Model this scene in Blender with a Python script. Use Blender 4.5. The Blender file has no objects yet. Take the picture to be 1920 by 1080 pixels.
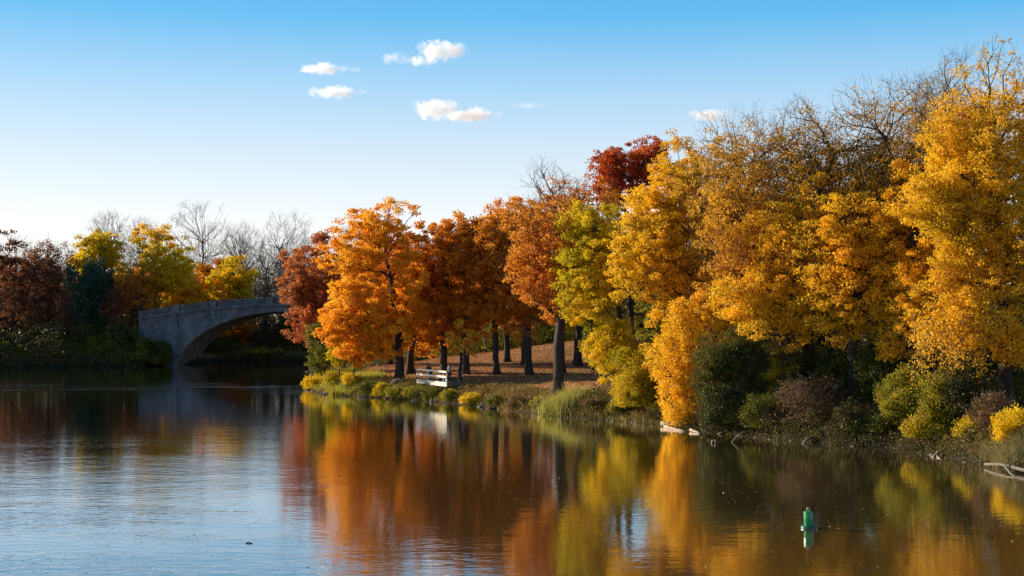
import bpy, bmesh, math, random
import numpy as np
from math import radians, sin, cos, pi

# ------------------------------------------------------------------ camera, sky, sun, exposure
S = bpy.context.scene
COL = S.collection
CAM_H = 8.5
FPX = 2666.7          # focal length in pixels of the 1920 px wide photograph
HOR = 590.0
cam_d = bpy.data.cameras.new('camera'); cam_d.lens = 50; cam_d.sensor_width = 36
cam_d.clip_start = 0.5; cam_d.clip_end = 9000
cam = bpy.data.objects.new('camera', cam_d); COL.objects.link(cam)
cam.location = (0, 0, CAM_H); cam.rotation_euler = (radians(90 + 1.074), 0, 0)
S.camera = cam

SUN_EL = radians(16.0)
SUN_AZ = math.atan2(-0.90, 0.44)        # angle from +Y towards +X : the sun stands ahead and to the left
sdir = (sin(SUN_AZ) * cos(SUN_EL), cos(SUN_AZ) * cos(SUN_EL), sin(SUN_EL))
sun_d = bpy.data.lights.new('sun', 'SUN'); sun_d.energy = 5.0; sun_d.angle = radians(0.5)
sun_d.color = (1.0, 0.85, 0.63)
sun = bpy.data.objects.new('sun', sun_d); COL.objects.link(sun)
from mathutils import Vector
sun.rotation_euler = Vector(sdir).to_track_quat('Z', 'Y').to_euler()
sun.location = (-60, 40, 60)

W = bpy.data.worlds.new('World'); S.world = W; W.use_nodes = True
nt = W.node_tree; nt.nodes.clear()
def N(nt, typ, **kw):
    n = nt.nodes.new(typ)
    for k, v in kw.items():
        if k.startswith('i_'):
            n.inputs[k[2:].replace('_', ' ')].default_value = v
        else:
            setattr(n, k, v)
    return n
def ramp(nt, stops, interp='LINEAR'):
    r = nt.nodes.new('ShaderNodeValToRGB'); cr = r.color_ramp; cr.interpolation = interp
    while len(cr.elements) < len(stops): cr.elements.new(0.5)
    while len(cr.elements) > len(stops): cr.elements.remove(cr.elements[-1])
    for e, (p, c) in zip(cr.elements, stops):
        e.position = p; e.color = (c[0], c[1], c[2], 1) if len(c) == 3 else c
    return r
out = N(nt, 'ShaderNodeOutputWorld'); bg = N(nt, 'ShaderNodeBackground')
sky = N(nt, 'ShaderNodeTexSky', sky_type='NISHITA', sun_disc=False, sun_elevation=SUN_EL, sun_rotation=SUN_AZ,
        altitude=100, air_density=1.0, dust_density=1.0, ozone_density=2.0)
sk = N(nt, 'ShaderNodeVectorMath', operation='SCALE'); sk.inputs['Scale'].default_value = 0.9
nt.links.new(sky.outputs[0], sk.inputs[0])
geo = N(nt, 'ShaderNodeTexCoord'); sep = N(nt, 'ShaderNodeSeparateXYZ')
nt.links.new(geo.outputs['Generated'], sep.inputs[0])
# clear evening air: white haze along the horizon, deep blue already a few degrees up
rp = ramp(nt, [(0.0, (7.0, 6.7, 6.5)), (0.055, (6.3, 6.3, 6.4)), (0.10, (4.7, 5.4, 6.1)), (0.15, (2.8, 4.4, 5.9)),
               (0.205, (0.60, 3.1, 5.6)), (0.32, (0.25, 2.0, 4.4)), (0.6, (0.16, 0.9, 2.4)), (1.0, (0.12, 0.6, 1.7))])
nt.links.new(sep.outputs[2], rp.inputs[0])
mx = N(nt, 'ShaderNodeMix', data_type='RGBA'); mx.inputs[0].default_value = 0.82
nt.links.new(sk.outputs[0], mx.inputs[6]); nt.links.new(rp.outputs[0], mx.inputs[7])
nt.links.new(mx.outputs[2], bg.inputs[0]); bg.inputs[1].default_value = 0.094
nt.links.new(bg.outputs[0], out.inputs[0])

S.view_settings.view_transform = 'Standard'; S.view_settings.look = 'None'
S.view_settings.exposure = 0.85; S.view_settings.gamma = 1.0; S.view_settings.use_curve_mapping = False
S.render.engine = 'CYCLES'
S.cycles.max_bounces = 6; S.cycles.diffuse_bounces = 3; S.cycles.glossy_bounces = 2; S.cycles.transmission_bounces = 3
S.cycles.transparent_max_bounces = 8; S.cycles.volume_bounces = 5
S.cycles.use_denoising = True
S.cycles.sample_clamp_indirect = 4.0

# ------------------------------------------------------------------ helpers
def at(px, py, d):
    """a point of the place: seen at photo pixel px,py when it stands d metres ahead"""
    return ((px - 960) / FPX * d, d, CAM_H - (py - HOR) / FPX * d)
def tag(o, label=None, cat=None, group=None, kind=None):
    if label: o['label'] = label
    if cat: o['category'] = cat
    if group: o['group'] = group
    if kind: o['kind'] = kind
    return o
def link(name, me, mats, parent=None):
    o = bpy.data.objects.new(name, me); COL.objects.link(o)
    for m in (mats if isinstance(mats, (list, tuple)) else [mats]): me.materials.append(m)
    if parent: o.parent = parent
    return o
def empty(name, loc, label, cat, group=None, rz=0):
    o = bpy.data.objects.new(name, None); COL.objects.link(o); o.location = loc; o.rotation_euler = (0, 0, rz)
    o.empty_display_size = 0.3
    return tag(o, label, cat, group)
def np_mesh(name, V, F, smooth=False):
    """V (n,3); F (m,k) with the same corner count"""
    me = bpy.data.meshes.new(name)
    V = np.ascontiguousarray(V, dtype=np.float32); F = np.ascontiguousarray(F, dtype=np.int32)
    k = F.shape[1]
    me.vertices.add(len(V)); me.vertices.foreach_set('co', V.ravel())
    me.loops.add(F.size); me.loops.foreach_set('vertex_index', F.ravel())
    me.polygons.add(len(F)); me.polygons.foreach_set('loop_start', np.arange(0, F.size, k, dtype=np.int32))
    me.polygons.foreach_set('loop_total', np.full(len(F), k, dtype=np.int32))
    me.polygons.foreach_set('use_smooth', np.full(len(F), smooth, dtype=bool))
    me.update(calc_edges=True)
    return me
def unit(a):
    return a / np.maximum(np.linalg.norm(a, axis=-1, keepdims=True), 1e-9)

class MB:
    """collects boxes, tubes and lathes in one bmesh"""
    def __init__(s): s.V = []; s.F = []
    def add(s, V, F):
        b = len(s.V); s.V += [tuple(v) for v in V]; s.F += [tuple(b + i for i in f) for f in F]
    def box(s, x0, x1, y0, y1, z0, z1):
        s.add([(x0,y0,z0),(x1,y0,z0),(x1,y1,z0),(x0,y1,z0),(x0,y0,z1),(x1,y0,z1),(x1,y1,z1),(x0,y1,z1)],
              [(0,3,2,1),(4,5,6,7),(0,1,5,4),(1,2,6,5),(2,3,7,6),(3,0,4,7)])
    def bar(s, a, b, w, h):
        a = Vector(a); b = Vector(b); d = (b - a).normalized()
        side = d.cross(Vector((0,0,1)));
        if side.length < 1e-4: side = Vector((1,0,0))
        side.normalize(); up = side.cross(d)
        V = []
        for p in (a, b):
            for sx, sz in ((-1,-1),(1,-1),(1,1),(-1,1)): V.append(p + side * sx * w / 2 + up * sz * h / 2)
        s.add(V, [(3,2,1,0),(4,5,6,7),(0,1,5,4),(1,2,6,5),(2,3,7,6),(3,0,4,7)])
    def tube(s, pts, rads, n=8):
        pts = [Vector(p) for p in pts]; V = []; F = []
        for i, p in enumerate(pts):
            d = (pts[min(i+1, len(pts)-1)] - pts[max(i-1, 0)]).normalized()
            a = d.cross(Vector((0,0,1)))
            if a.length < 1e-3: a = d.cross(Vector((1,0,0)))
            a.normalize(); b = d.cross(a)
            for k in range(n):
                t = 2*pi*k/n; V.append(p + (a*cos(t) + b*sin(t)) * rads[i])
        for i in range(len(pts)-1):
            for k in range(n):
                F.append((i*n+k, i*n+(k+1)%n, (i+1)*n+(k+1)%n, (i+1)*n+k))
        F.append(tuple(range(n-1,-1,-1))); F.append(tuple((len(pts)-1)*n+k for k in range(n)))
        s.add(V, F)
    def lathe(s, prof, n=32, c=(0,0,0)):
        V = []; F = []
        for r, z in prof:
            for k in range(n):
                t = 2*pi*k/n; V.append((c[0]+r*cos(t), c[1]+r*sin(t), c[2]+z))
        for i in range(len(prof)-1):
            for k in range(n): F.append((i*n+k, i*n+(k+1)%n, (i+1)*n+(k+1)%n, (i+1)*n+k))
        F.append(tuple(range(n-1,-1,-1))); F.append(tuple((len(prof)-1)*n+k for k in range(n)))
        s.add(V, F)
    def build(s, name, mat, parent=None, smooth=False, bevel=0):
        me = bpy.data.meshes.new(name); me.from_pydata(s.V, [], s.F)
        bm = bmesh.new(); bm.from_mesh(me); bmesh.ops.recalc_face_normals(bm, faces=bm.faces)
        if bevel: bmesh.ops.bevel(bm, geom=bm.edges[:], offset=bevel, segments=1, affect='EDGES')
        bm.to_mesh(me); bm.free()
        for p in me.polygons: p.use_smooth = smooth
        return link(name, me, mat, parent)

# ------------------------------------------------------------------ materials
def new_mat(name):
    m = bpy.data.materials.new(name); m.use_nodes = True; t = m.node_tree; t.nodes.clear()
    o = t.nodes.new('ShaderNodeOutputMaterial'); return m, t, o
def leaf_mat(name, cols, tint=None, tint_amt=0.55, scale=0.30, trans=0.5):
    """every leaf takes one of cols; branches here and there turn towards tint"""
    m, t, o = new_mat(name)
    g = N(t, 'ShaderNodeNewGeometry'); tc = N(t, 'ShaderNodeTexCoord')
    r = ramp(t, [(i / max(len(cols)-1, 1), c) for i, c in enumerate(cols)])
    t.links.new(g.outputs['Random Per Island'], r.inputs[0])
    col = r.outputs[0]
    if tint:
        n = N(t, 'ShaderNodeTexNoise'); n.inputs['Scale'].default_value = scale; n.inputs['Detail'].default_value = 3
        t.links.new(tc.outputs['Object'], n.inputs['Vector'])
        rr = ramp(t, [(0.42, (0,0,0)), (0.60, (tint_amt,)*3)])
        t.links.new(n.outputs[0], rr.inputs[0])
        mm = N(t, 'ShaderNodeMix', data_type='RGBA'); t.links.new(rr.outputs[0], mm.inputs[0])
        t.links.new(col, mm.inputs[6]); mm.inputs[7].default_value = (*tint, 1); col = mm.outputs[2]
    n2 = N(t, 'ShaderNodeTexNoise'); n2.inputs['Scale'].default_value = 0.13; n2.inputs['Detail'].default_value = 4
    t.links.new(tc.outputs['Object'], n2.inputs['Vector']); mh = N(t, 'ShaderNodeMapRange'); mh.inputs[1].default_value = 0.3; mh.inputs[2].default_value = 0.7
    mh.inputs[3].default_value = 0.487; mh.inputs[4].default_value = 0.512; t.links.new(n2.outputs[0], mh.inputs[0])
    hs = N(t, 'ShaderNodeHueSaturation'); t.links.new(mh.outputs[0], hs.inputs['Hue']); t.links.new(col, hs.inputs['Color']); col = hs.outputs[0]
    p = N(t, 'ShaderNodeBsdfPrincipled'); p.inputs['Roughness'].default_value = 0.45
    p.inputs['Specular IOR Level'].default_value = 0.22
    tr = N(t, 'ShaderNodeBsdfTranslucent'); mix = N(t, 'ShaderNodeMixShader'); mix.inputs[0].default_value = trans
    t.links.new(col, p.inputs['Base Color']); t.links.new(col, tr.inputs[0])
    t.links.new(p.outputs[0], mix.inputs[1]); t.links.new(tr.outputs[0], mix.inputs[2]); t.links.new(mix.outputs[0], o.inputs[0])
    return m
def rough_mat(name, c1, c2, scale, rough=0.9, bump=0.3, detail=6, c3=None, stretch=(1,1,1), bdist=0.03):
    m, t, o = new_mat(name)
    tc = N(t, 'ShaderNodeTexCoord'); mp = N(t, 'ShaderNodeMapping'); mp.inputs['Scale'].default_value = stretch
    t.links.new(tc.outputs['Object'], mp.inputs[0])
    n = N(t, 'ShaderNodeTexNoise'); n.inputs['Scale'].default_value = scale; n.inputs['Detail'].default_value = detail
    t.links.new(mp.outputs[0], n.inputs['Vector'])
    st = [(0.35, c1), (0.65, c2)] if c3 is None else [(0.3, c1), (0.5, c2), (0.7, c3)]
    r = ramp(t, st); t.links.new(n.outputs[0], r.inputs[0])
    p = N(t, 'ShaderNodeBsdfPrincipled'); p.inputs['Roughness'].default_value = rough; p.inputs['Specular IOR Level'].default_value = 0.25
    t.links.new(r.outputs[0], p.inputs['Base Color'])
    if bump:
        b = N(t, 'ShaderNodeBump'); b.inputs['Strength'].default_value = bump; b.inputs['Distance'].default_value = bdist
        t.links.new(n.outputs[0], b.inputs['Height']); t.links.new(b.outputs[0], p.inputs['Normal'])
    t.links.new(p.outputs[0], o.inputs[0]); return m

BARK = rough_mat('bark', (0.022,0.016,0.013), (0.075,0.055,0.042), 5, stretch=(3,3,0.6), bump=0.8, bdist=0.05)
BARK_PALE = rough_mat('bark_pale', (0.09,0.075,0.06), (0.22,0.19,0.155), 5, stretch=(3,3,0.6), bump=0.5)
TWIG = rough_mat('twig_bark', (0.055,0.040,0.032), (0.14,0.105,0.085), 3, bump=0)
L = {}
L['orange'] = leaf_mat('leaves_orange', [(0.84,0.28,0.010),(0.92,0.40,0.014),(0.95,0.50,0.02),(0.74,0.21,0.010)], (0.94,0.54,0.03), 0.6)
L['orange_brown'] = leaf_mat('leaves_orange_brown', [(0.58,0.18,0.018),(0.76,0.27,0.018),(0.86,0.36,0.02),(0.42,0.12,0.02)], (0.86,0.38,0.02), 0.6, trans=0.55)
L['brown'] = leaf_mat('leaves_russet_brown', [(0.46,0.16,0.028),(0.62,0.23,0.026),(0.74,0.31,0.028),(0.32,0.11,0.025)], (0.76,0.32,0.02), 0.6, trans=0.55)
L['redbrown'] = leaf_mat('leaves_red_brown', [(0.50,0.14,0.035),(0.66,0.21,0.045),(0.40,0.10,0.035),(0.74,0.30,0.06)], (0.36,0.11,0.04), 0.5)
L['red'] = leaf_mat('leaves_scarlet', [(0.62,0.12,0.016),(0.78,0.19,0.018),(0.44,0.07,0.016),(0.70,0.14,0.014)], (0.36,0.06,0.018), 0.6)
L['yellow'] = leaf_mat('leaves_golden', [(0.90,0.49,0.012),(0.98,0.62,0.018),(0.82,0.39,0.010),(1.0,0.72,0.05)], (0.66,0.44,0.02), 0.5, trans=0.42)
L['gold_tan'] = leaf_mat('leaves_gold_tan', [(0.80,0.41,0.018),(0.94,0.54,0.03),(0.52,0.25,0.02),(1.0,0.64,0.06)], (0.48,0.25,0.03), 0.7, trans=0.42)
L['tan'] = leaf_mat('leaves_tan', [(0.66,0.37,0.05),(0.82,0.49,0.06),(0.48,0.24,0.035)], (0.86,0.52,0.03), 0.7, trans=0.42)
L['yellowgreen'] = leaf_mat('leaves_yellow_green', [(0.78,0.52,0.010),(0.92,0.60,0.012),(0.58,0.45,0.010),(0.98,0.62,0.02)], (0.40,0.36,0.012), 0.5)
L['olive_gold'] = leaf_mat('leaves_olive_gold', [(0.50,0.37,0.012),(0.74,0.50,0.013),(0.30,0.28,0.012),(0.86,0.58,0.02)], (0.20,0.22,0.012), 0.6)
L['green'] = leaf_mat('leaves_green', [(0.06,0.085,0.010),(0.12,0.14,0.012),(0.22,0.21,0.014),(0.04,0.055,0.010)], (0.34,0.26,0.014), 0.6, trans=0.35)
L['darkgreen'] = leaf_mat('leaves_dark_green', [(0.030,0.045,0.012),(0.06,0.085,0.014),(0.12,0.13,0.016)], (0.20,0.16,0.016), 0.6, trans=0.3)
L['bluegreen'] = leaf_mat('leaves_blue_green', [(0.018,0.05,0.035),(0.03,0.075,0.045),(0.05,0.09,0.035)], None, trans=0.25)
L['olive'] = leaf_mat('leaves_olive', [(0.26,0.24,0.02),(0.42,0.35,0.022),(0.16,0.18,0.02),(0.62,0.42,0.03)], (0.12,0.15,0.02), 0.6)
L['drybrown'] = leaf_mat('leaves_withered', [(0.14,0.08,0.035),(0.24,0.14,0.06),(0.09,0.05,0.025)], (0.30,0.19,0.06), 0.4)
L['lemon'] = leaf_mat('leaves_lemon', [(0.92,0.54,0.010),(0.98,0.64,0.014),(0.86,0.42,0.010),(0.70,0.52,0.012)], (0.58,0.50,0.012), 0.6)
L['shade'] = leaf_mat('leaves_mixed_shaded', [(0.045,0.05,0.018),(0.11,0.08,0.03),(0.07,0.085,0.02),(0.14,0.10,0.03),(0.03,0.035,0.016)], (0.16,0.15,0.02), 0.5, 0.12, trans=0.3)  # mixed leaf tones darkened, the bank's shade put into the colour
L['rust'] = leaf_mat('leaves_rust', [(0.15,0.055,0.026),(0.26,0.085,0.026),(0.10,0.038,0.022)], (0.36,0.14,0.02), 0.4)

# ------------------------------------------------------------------ the ground
def wl(px, py):            # a point of the waterline
    d = CAM_H * FPX / (py - HOR); return ((px - 960) / FPX * d, d)
right_shore = [(62,-80),(58,0),(46,45)] + [wl(*p) for p in [(2080,905),(1920,885),(1830,868),(1750,851),(1650,839),(1500,829),(1400,819),
      (1290,806),(1220,796),(1140,788),(1050,781),(960,771),(880,759),(800,752),(700,745),(620,741),(568,729)]]
shore = right_shore + [(-24.5,174),(-21,184),(-19,200),(-16,225),(-15,246),(-25,254),(-40,253),(-52,252),(-55,243),
      (-58,237.5),(-62,234),(-75,231),(-90,232),(-130,229),(-190,205),(-240,120),(-240,-80)]
SH = np.array(shore)
def shore_dist(P):
    """signed distance to the waterline, positive on land"""
    best = np.full(len(P), 1e9); inside = np.zeros(len(P), bool)
    A = SH; B = np.roll(SH, -1, axis=0)
    for a, b in zip(A, B):
        ab = b - a; t = np.clip(((P - a) @ ab) / (ab @ ab), 0, 1)
        d = np.linalg.norm(P - (a + t[:, None] * ab), axis=1); best = np.minimum(best, d)
        c = (a[1] > P[:, 1]) != (b[1] > P[:, 1])
        with np.errstate(divide='ignore', invalid='ignore'):
            xi = (b[0]-a[0]) * (P[:,1]-a[1]) / (b[1]-a[1]) + a[0]
        inside ^= c & (P[:, 0] < xi)
    return np.where(inside, -best, best)
def sm(t): t = np.clip(t, 0, 1); return t*t*(3-2*t)
def vnoise(x, y, s, seed=0):
    return (np.sin(x*s+1.3*seed+1.7*np.sin(y*s*0.7+seed)) + np.sin(y*s*1.3+2.1*seed+1.3*np.sin(x*s*0.9+seed*1.7)) + np.sin((x+y)*s*0.6+seed)) / 3
def height(x, y):
    x = np.atleast_1d(np.asarray(x, float)); y = np.atleast_1d(np.asarray(y, float))
    s = shore_dist(np.stack([x, y], 1)) + 0.5*vnoise(x, y, 0.5, 1) + 0.25*vnoise(x, y, 1.7, 2)
    h = np.where(s < 0, np.maximum(s*0.6, -2.5), 1.25*sm(s/2.6) + 0.85*sm((s-1.5)/7) + 0.022*np.clip(s-4, 0, 150))
    h = h + np.where(s > 1, 0.12*vnoise(x, y, 0.25, 3)*sm((s-1)/6) + 0.05*vnoise(x, y, 0.9, 4), 0)
    h = h + np.where(s > 2, 2.2*sm((y-165)/45)*sm((x+12)/25), 0)
    return h
def hz(x, y): return float(height(x, y)[0])
def axis(lo, hi, step, far):
    a = list(np.arange(lo, hi + 1e-6, step)); s = step; p = hi; q = lo
    while p < far: s *= 1.35; p += s; a.append(p)
    s = step
    while q > -far: s *= 1.35; q -= s; a.insert(0, q)
    return np.array(a)
gx = axis(-130, 70, 0.8, 4500); gy = axis(30, 300, 0.8, 4500)
X, Y = np.meshgrid(gx, gy); Z = height(X.ravel(), Y.ravel())
nx, ny = len(gx), len(gy)
I = (np.arange(ny-1)[:, None]*nx + np.arange(nx-1)[None]).ravel()
ground_me = np_mesh('ground', np.stack([X.ravel(), Y.ravel(), Z], 1), np.stack([I, I+1, I+1+nx, I+nx], 1), True)
def ground_material():
    m, t, o = new_mat('leaf_littered_ground')
    tc = N(t, 'ShaderNodeTexCoord'); p = N(t, 'ShaderNodeBsdfPrincipled'); p.inputs['Roughness'].default_value = 0.95
    p.inputs['Specular IOR Level'].default_value = 0.1
    def noise(sc, det=4, vec='Object'):
        n = N(t, 'ShaderNodeTexNoise'); n.inputs['Scale'].default_value = sc; n.inputs['Detail'].default_value = det
        t.links.new(tc.outputs[vec], n.inputs['Vector']); return n
    v = N(t, 'ShaderNodeTexVoronoi'); v.inputs['Scale'].default_value = 5.5; t.links.new(tc.outputs['Object'], v.inputs['Vector'])
    sp = N(t, 'ShaderNodeSeparateColor'); t.links.new(v.outputs['Color'], sp.inputs[0])
    litter = ramp(t, [(0, (0.20,0.075,0.030)), (0.35, (0.36,0.15,0.055)), (0.7, (0.48,0.23,0.085)), (1.0, (0.56,0.33,0.13))])
    t.links.new(sp.outputs[0], litter.inputs[0])
    grass = ramp(t, [(0.35, (0.07,0.085,0.02)), (0.65, (0.17,0.16,0.045))]); t.links.new(noise(2.2).outputs[0], grass.inputs[0])
    k = ramp(t, [(0.50, (0,0,0)), (0.62, (1,1,1))]); t.links.new(noise(0.09, 5).outputs[0], k.inputs[0])
    m1 = N(t, 'ShaderNodeMix', data_type='RGBA'); t.links.new(k.outputs[0], m1.inputs[0]); t.links.new(litter.outputs[0], m1.inputs[6]); t.links.new(grass.outputs[0], m1.inputs[7])
    # some litter lies on the grass too
    k2 = ramp(t, [(0.5, (0,0,0)), (0.55, (1,1,1))]); t.links.new(sp.outputs[1], k2.inputs[0])
    k3 = N(t, 'ShaderNodeMix', data_type='RGBA'); t.links.new(k2.outputs[0], k3.inputs[0]); t.links.new(m1.outputs[2], k3.inputs[6]); t.links.new(litter.outputs[0], k3.inputs[7])
    # bare wet earth at the water's edge
    ps = N(t, 'ShaderNodeSeparateXYZ'); t.links.new(tc.outputs['Object'], ps.inputs[0])
    mr = N(t, 'ShaderNodeMapRange'); mr.inputs[1].default_value = 0.35; mr.inputs[2].default_value = 1.5
    t.links.new(ps.outputs[2], mr.inputs[0])
    soil = ramp(t, [(0.35, (0.022,0.016,0.011)), (0.65, (0.075,0.052,0.034))]); t.links.new(noise(1.6, 6).outputs[0], soil.inputs[0])
    m2 = N(t, 'ShaderNodeMix', data_type='RGBA'); t.links.new(mr.outputs[0], m2.inputs[0]); t.links.new(soil.outputs[0], m2.inputs[6]); t.links.new(k3.outputs[2], m2.inputs[7])
    t.links.new(m2.outputs[2], p.inputs['Base Color'])
    b = N(t, 'ShaderNodeBump'); b.inputs['Strength'].default_value = 0.9; b.inputs['Distance'].default_value = 0.12
    t.links.new(noise(4, 6).outputs[0], b.inputs['Height']); t.links.new(b.outputs[0], p.inputs['Normal'])
    t.links.new(p.outputs[0], o.inputs[0]); return m
tag(link('ground', ground_me, ground_material()), 'leaf-littered brown parkland ground rising from the lake', None, None, 'structure')

# ------------------------------------------------------------------ the water
def water_material():
    m, t, o = new_mat('lake_water')
    tc = N(t, 'ShaderNodeTexCoord')
    def noise(sc, stretch, det=3, rough=0.5, dist=0.0):
        mp = N(t, 'ShaderNodeMapping'); mp.inputs['Scale'].default_value = stretch; t.links.new(tc.outputs['Object'], mp.inputs[0])
        n = N(t, 'ShaderNodeTexNoise'); n.inputs['Scale'].default_value = sc; n.inputs['Detail'].default_value = det
        n.inputs['Roughness'].default_value = rough; n.inputs['Distortion'].default_value = dist
        t.links.new(mp.outputs[0], n.inputs['Vector']); return n.outputs[0]
    def math_(op, a, b=None, clamp=False):
        n = N(t, 'ShaderNodeMath', operation=op, use_clamp=clamp)
        for i, v in enumerate((a, b)):
            if v is None: continue
            if isinstance(v, (int, float)): n.inputs[i].default_value = v
            else: t.links.new(v, n.inputs[i])
        return n.outputs[0]
    ps = N(t, 'ShaderNodeSeparateXYZ'); t.links.new(tc.outputs['Object'], ps.inputs[0])
    x, y = ps.outputs[0], ps.outputs[1]
    # wind patches: breeze on the open left side, calm in the lee of the wooded bank
    def mr(v, a, b, c=0.0, d=1.0):
        n = N(t, 'ShaderNodeMapRange', interpolation_type='SMOOTHSTEP'); t.links.new(v, n.inputs[0])
        for i, q in enumerate((a, b, c, d)): n.inputs[i+1].default_value = q
        return n.outputs[0]
    open_side = mr(math_('ADD', x, math_('MULTIPLY', y, 0.10)), 6.0, -9.0)
    near = mr(y, 120.0, 62.0)
    patch = mr(noise(0.055, (0.6, 1.6, 1), 4, 0.6, 0.6), 0.38, 0.62)
    breeze = math_('MULTIPLY', open_side, math_('MULTIPLY', near, math_('ADD', 0.02, math_('MULTIPLY', patch, 0.15))))
    # a ruffled streak crossing in front of the far bank
    sy = math_('ADD', y, math_('MULTIPLY', noise(0.05, (1, 0.3, 1), 2), 30.0))
    streak = math_('MULTIPLY', mr(sy, 168.0, 178.0), mr(sy, 196.0, 186.0))
    streak = math_('MULTIPLY', streak, mr(x, -14.0, -24.0))
    streak = math_('MULTIPLY', streak, mr(noise(0.22, (0.35, 1.4, 1), 5), 0.45, 0.62))
    amp = math_('ADD', 0.075, math_('ADD', breeze, math_('MULTIPLY', streak, 0.5)), False)
    h = math_('ADD', math_('MULTIPLY', noise(1.5, (0.7, 1.3, 1), 3, 0.55, 0.3), 1.0), math_('MULTIPLY', noise(5.5, (0.8, 1.2, 1), 2), 0.22))
    h = math_('ADD', h, math_('MULTIPLY', noise(0.35, (0.6, 1.3, 1), 2), 1.3))
    b = N(t, 'ShaderNodeBump'); b.inputs['Distance'].default_value = 0.085
    t.links.new(h, b.inputs['Height']); t.links.new(amp, b.inputs['Strength'])
    df = N(t, 'ShaderNodeBsdfDiffuse'); df.inputs[0].default_value = (0.070, 0.048, 0.017, 1)     # silty brown body of the lake
    gl = N(t, 'ShaderNodeBsdfAnisotropic'); gl.inputs['Color'].default_value = (1, 1, 1, 1)
    fr = N(t, 'ShaderNodeFresnel'); fr.inputs['IOR'].default_value = 1.5
    t.links.new(b.outputs[0], fr.inputs['Normal']); t.links.new(b.outputs[0], gl.inputs['Normal'])
    t.links.new(math_('ADD', 0.03, math_('MULTIPLY', amp, 0.10)), gl.inputs['Roughness'])
    ms = N(t, 'ShaderNodeMixShader'); t.links.new(math_('MULTIPLY', fr.outputs[0], 1.5, True), ms.inputs[0])
    t.links.new(df.outputs[0], ms.inputs[1]); t.links.new(gl.outputs[0], ms.inputs[2]); t.links.new(ms.outputs[0], o.inputs[0]); return m
water_me = np_mesh('lake_water', np.array([(-4000,-4000,0),(4000,-4000,0),(4000,4000,0),(-4000,4000,0)]), np.array([[0,1,2,3]]))
tag(link('lake_water', water_me, water_material()), 'calm brown lake water reflecting autumn trees and sky', None, None, 'structure')

# ------------------------------------------------------------------ trees
def skeleton(rng, trunk, pts, bf=0.35, relax=1):
    """joins pts to the trunk polyline by short, outward running branches; returns positions, parents"""
    P = [np.array(p, float) for p in trunk]; par = [-1] + list(range(len(trunk)-1))
    n0 = len(P); n = n0 + len(pts)
    pos = np.zeros((n, 3)); pos[:n0] = P; parent = np.full(n, -1); parent[:n0] = par
    plen = np.zeros(n)
    for i in range(1, n0): plen[i] = plen[i-1] + np.linalg.norm(pos[i]-pos[i-1])*0.6
    first = max(1, int(n0*0.4))
    ref = pos[first]
    order = np.argsort(np.linalg.norm(pts - ref, axis=1)); k = n0
    ok0 = np.zeros(n); ok0[:first] = 1e6
    for i in order:
        p = pts[i]; d = p - pos[:k]; dist = np.sqrt((d*d).sum(1))
        cost = dist + bf*plen[:k] + ok0[:k] + np.where(d[:, 2] < -0.15*dist, (-d[:, 2])*0.6, 0)
        j = int(np.argmin(cost)); pos[k] = p; parent[k] = j; plen[k] = plen[j] + dist[j]; k += 1
    nch = np.zeros(n, int)
    for i in range(1, n): nch[parent[i]] += 1
    for _ in range(relax):
        acc = np.zeros((n, 3)); np.add.at(acc, parent[n0:], pos[n0:])
        cnt = np.zeros(n); np.add.at(cnt, parent[n0:], 1)
        mv = np.arange(n) >= n0; mv &= cnt > 1
        tgt = 0.5*(acc[mv]/cnt[mv, None]) + 0.5*pos[parent[mv]]
        pos[mv] = 0.5*pos[mv] + 0.5*tgt
    cntd = np.ones(n)
    for i in range(n-1, n0-1, -1): cntd[parent[i]] += cntd[i]
    for i in range(n0-1, 0, -1): cntd[parent[i]] += cntd[i]
    return pos, parent, cntd, n0, nch
def tubes(A, B, ra, rb, n, rng):
    d = unit(B - A); h = unit(np.cross(d, rng.normal(size=A.shape) + 1e-3)); g = np.cross(d, h)
    t = 2*pi*np.arange(n)/n
    ring = h[:, None]*np.cos(t)[None, :, None] + g[:, None]*np.sin(t)[None, :, None]
    VA = A[:, None] + ring*ra[:, None, None]; VB = B[:, None] + ring*rb[:, None, None]
    V = np.concatenate([VA, VB], 1).reshape(-1, 3)
    m = len(A); base = (np.arange(m)*2*n)[:, None]; k = np.arange(n)[None]
    F = np.stack([base+k, base+(k+1) % n, base+n+(k+1) % n, base+n+k], 2).reshape(-1, 4)
    return V, F
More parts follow.
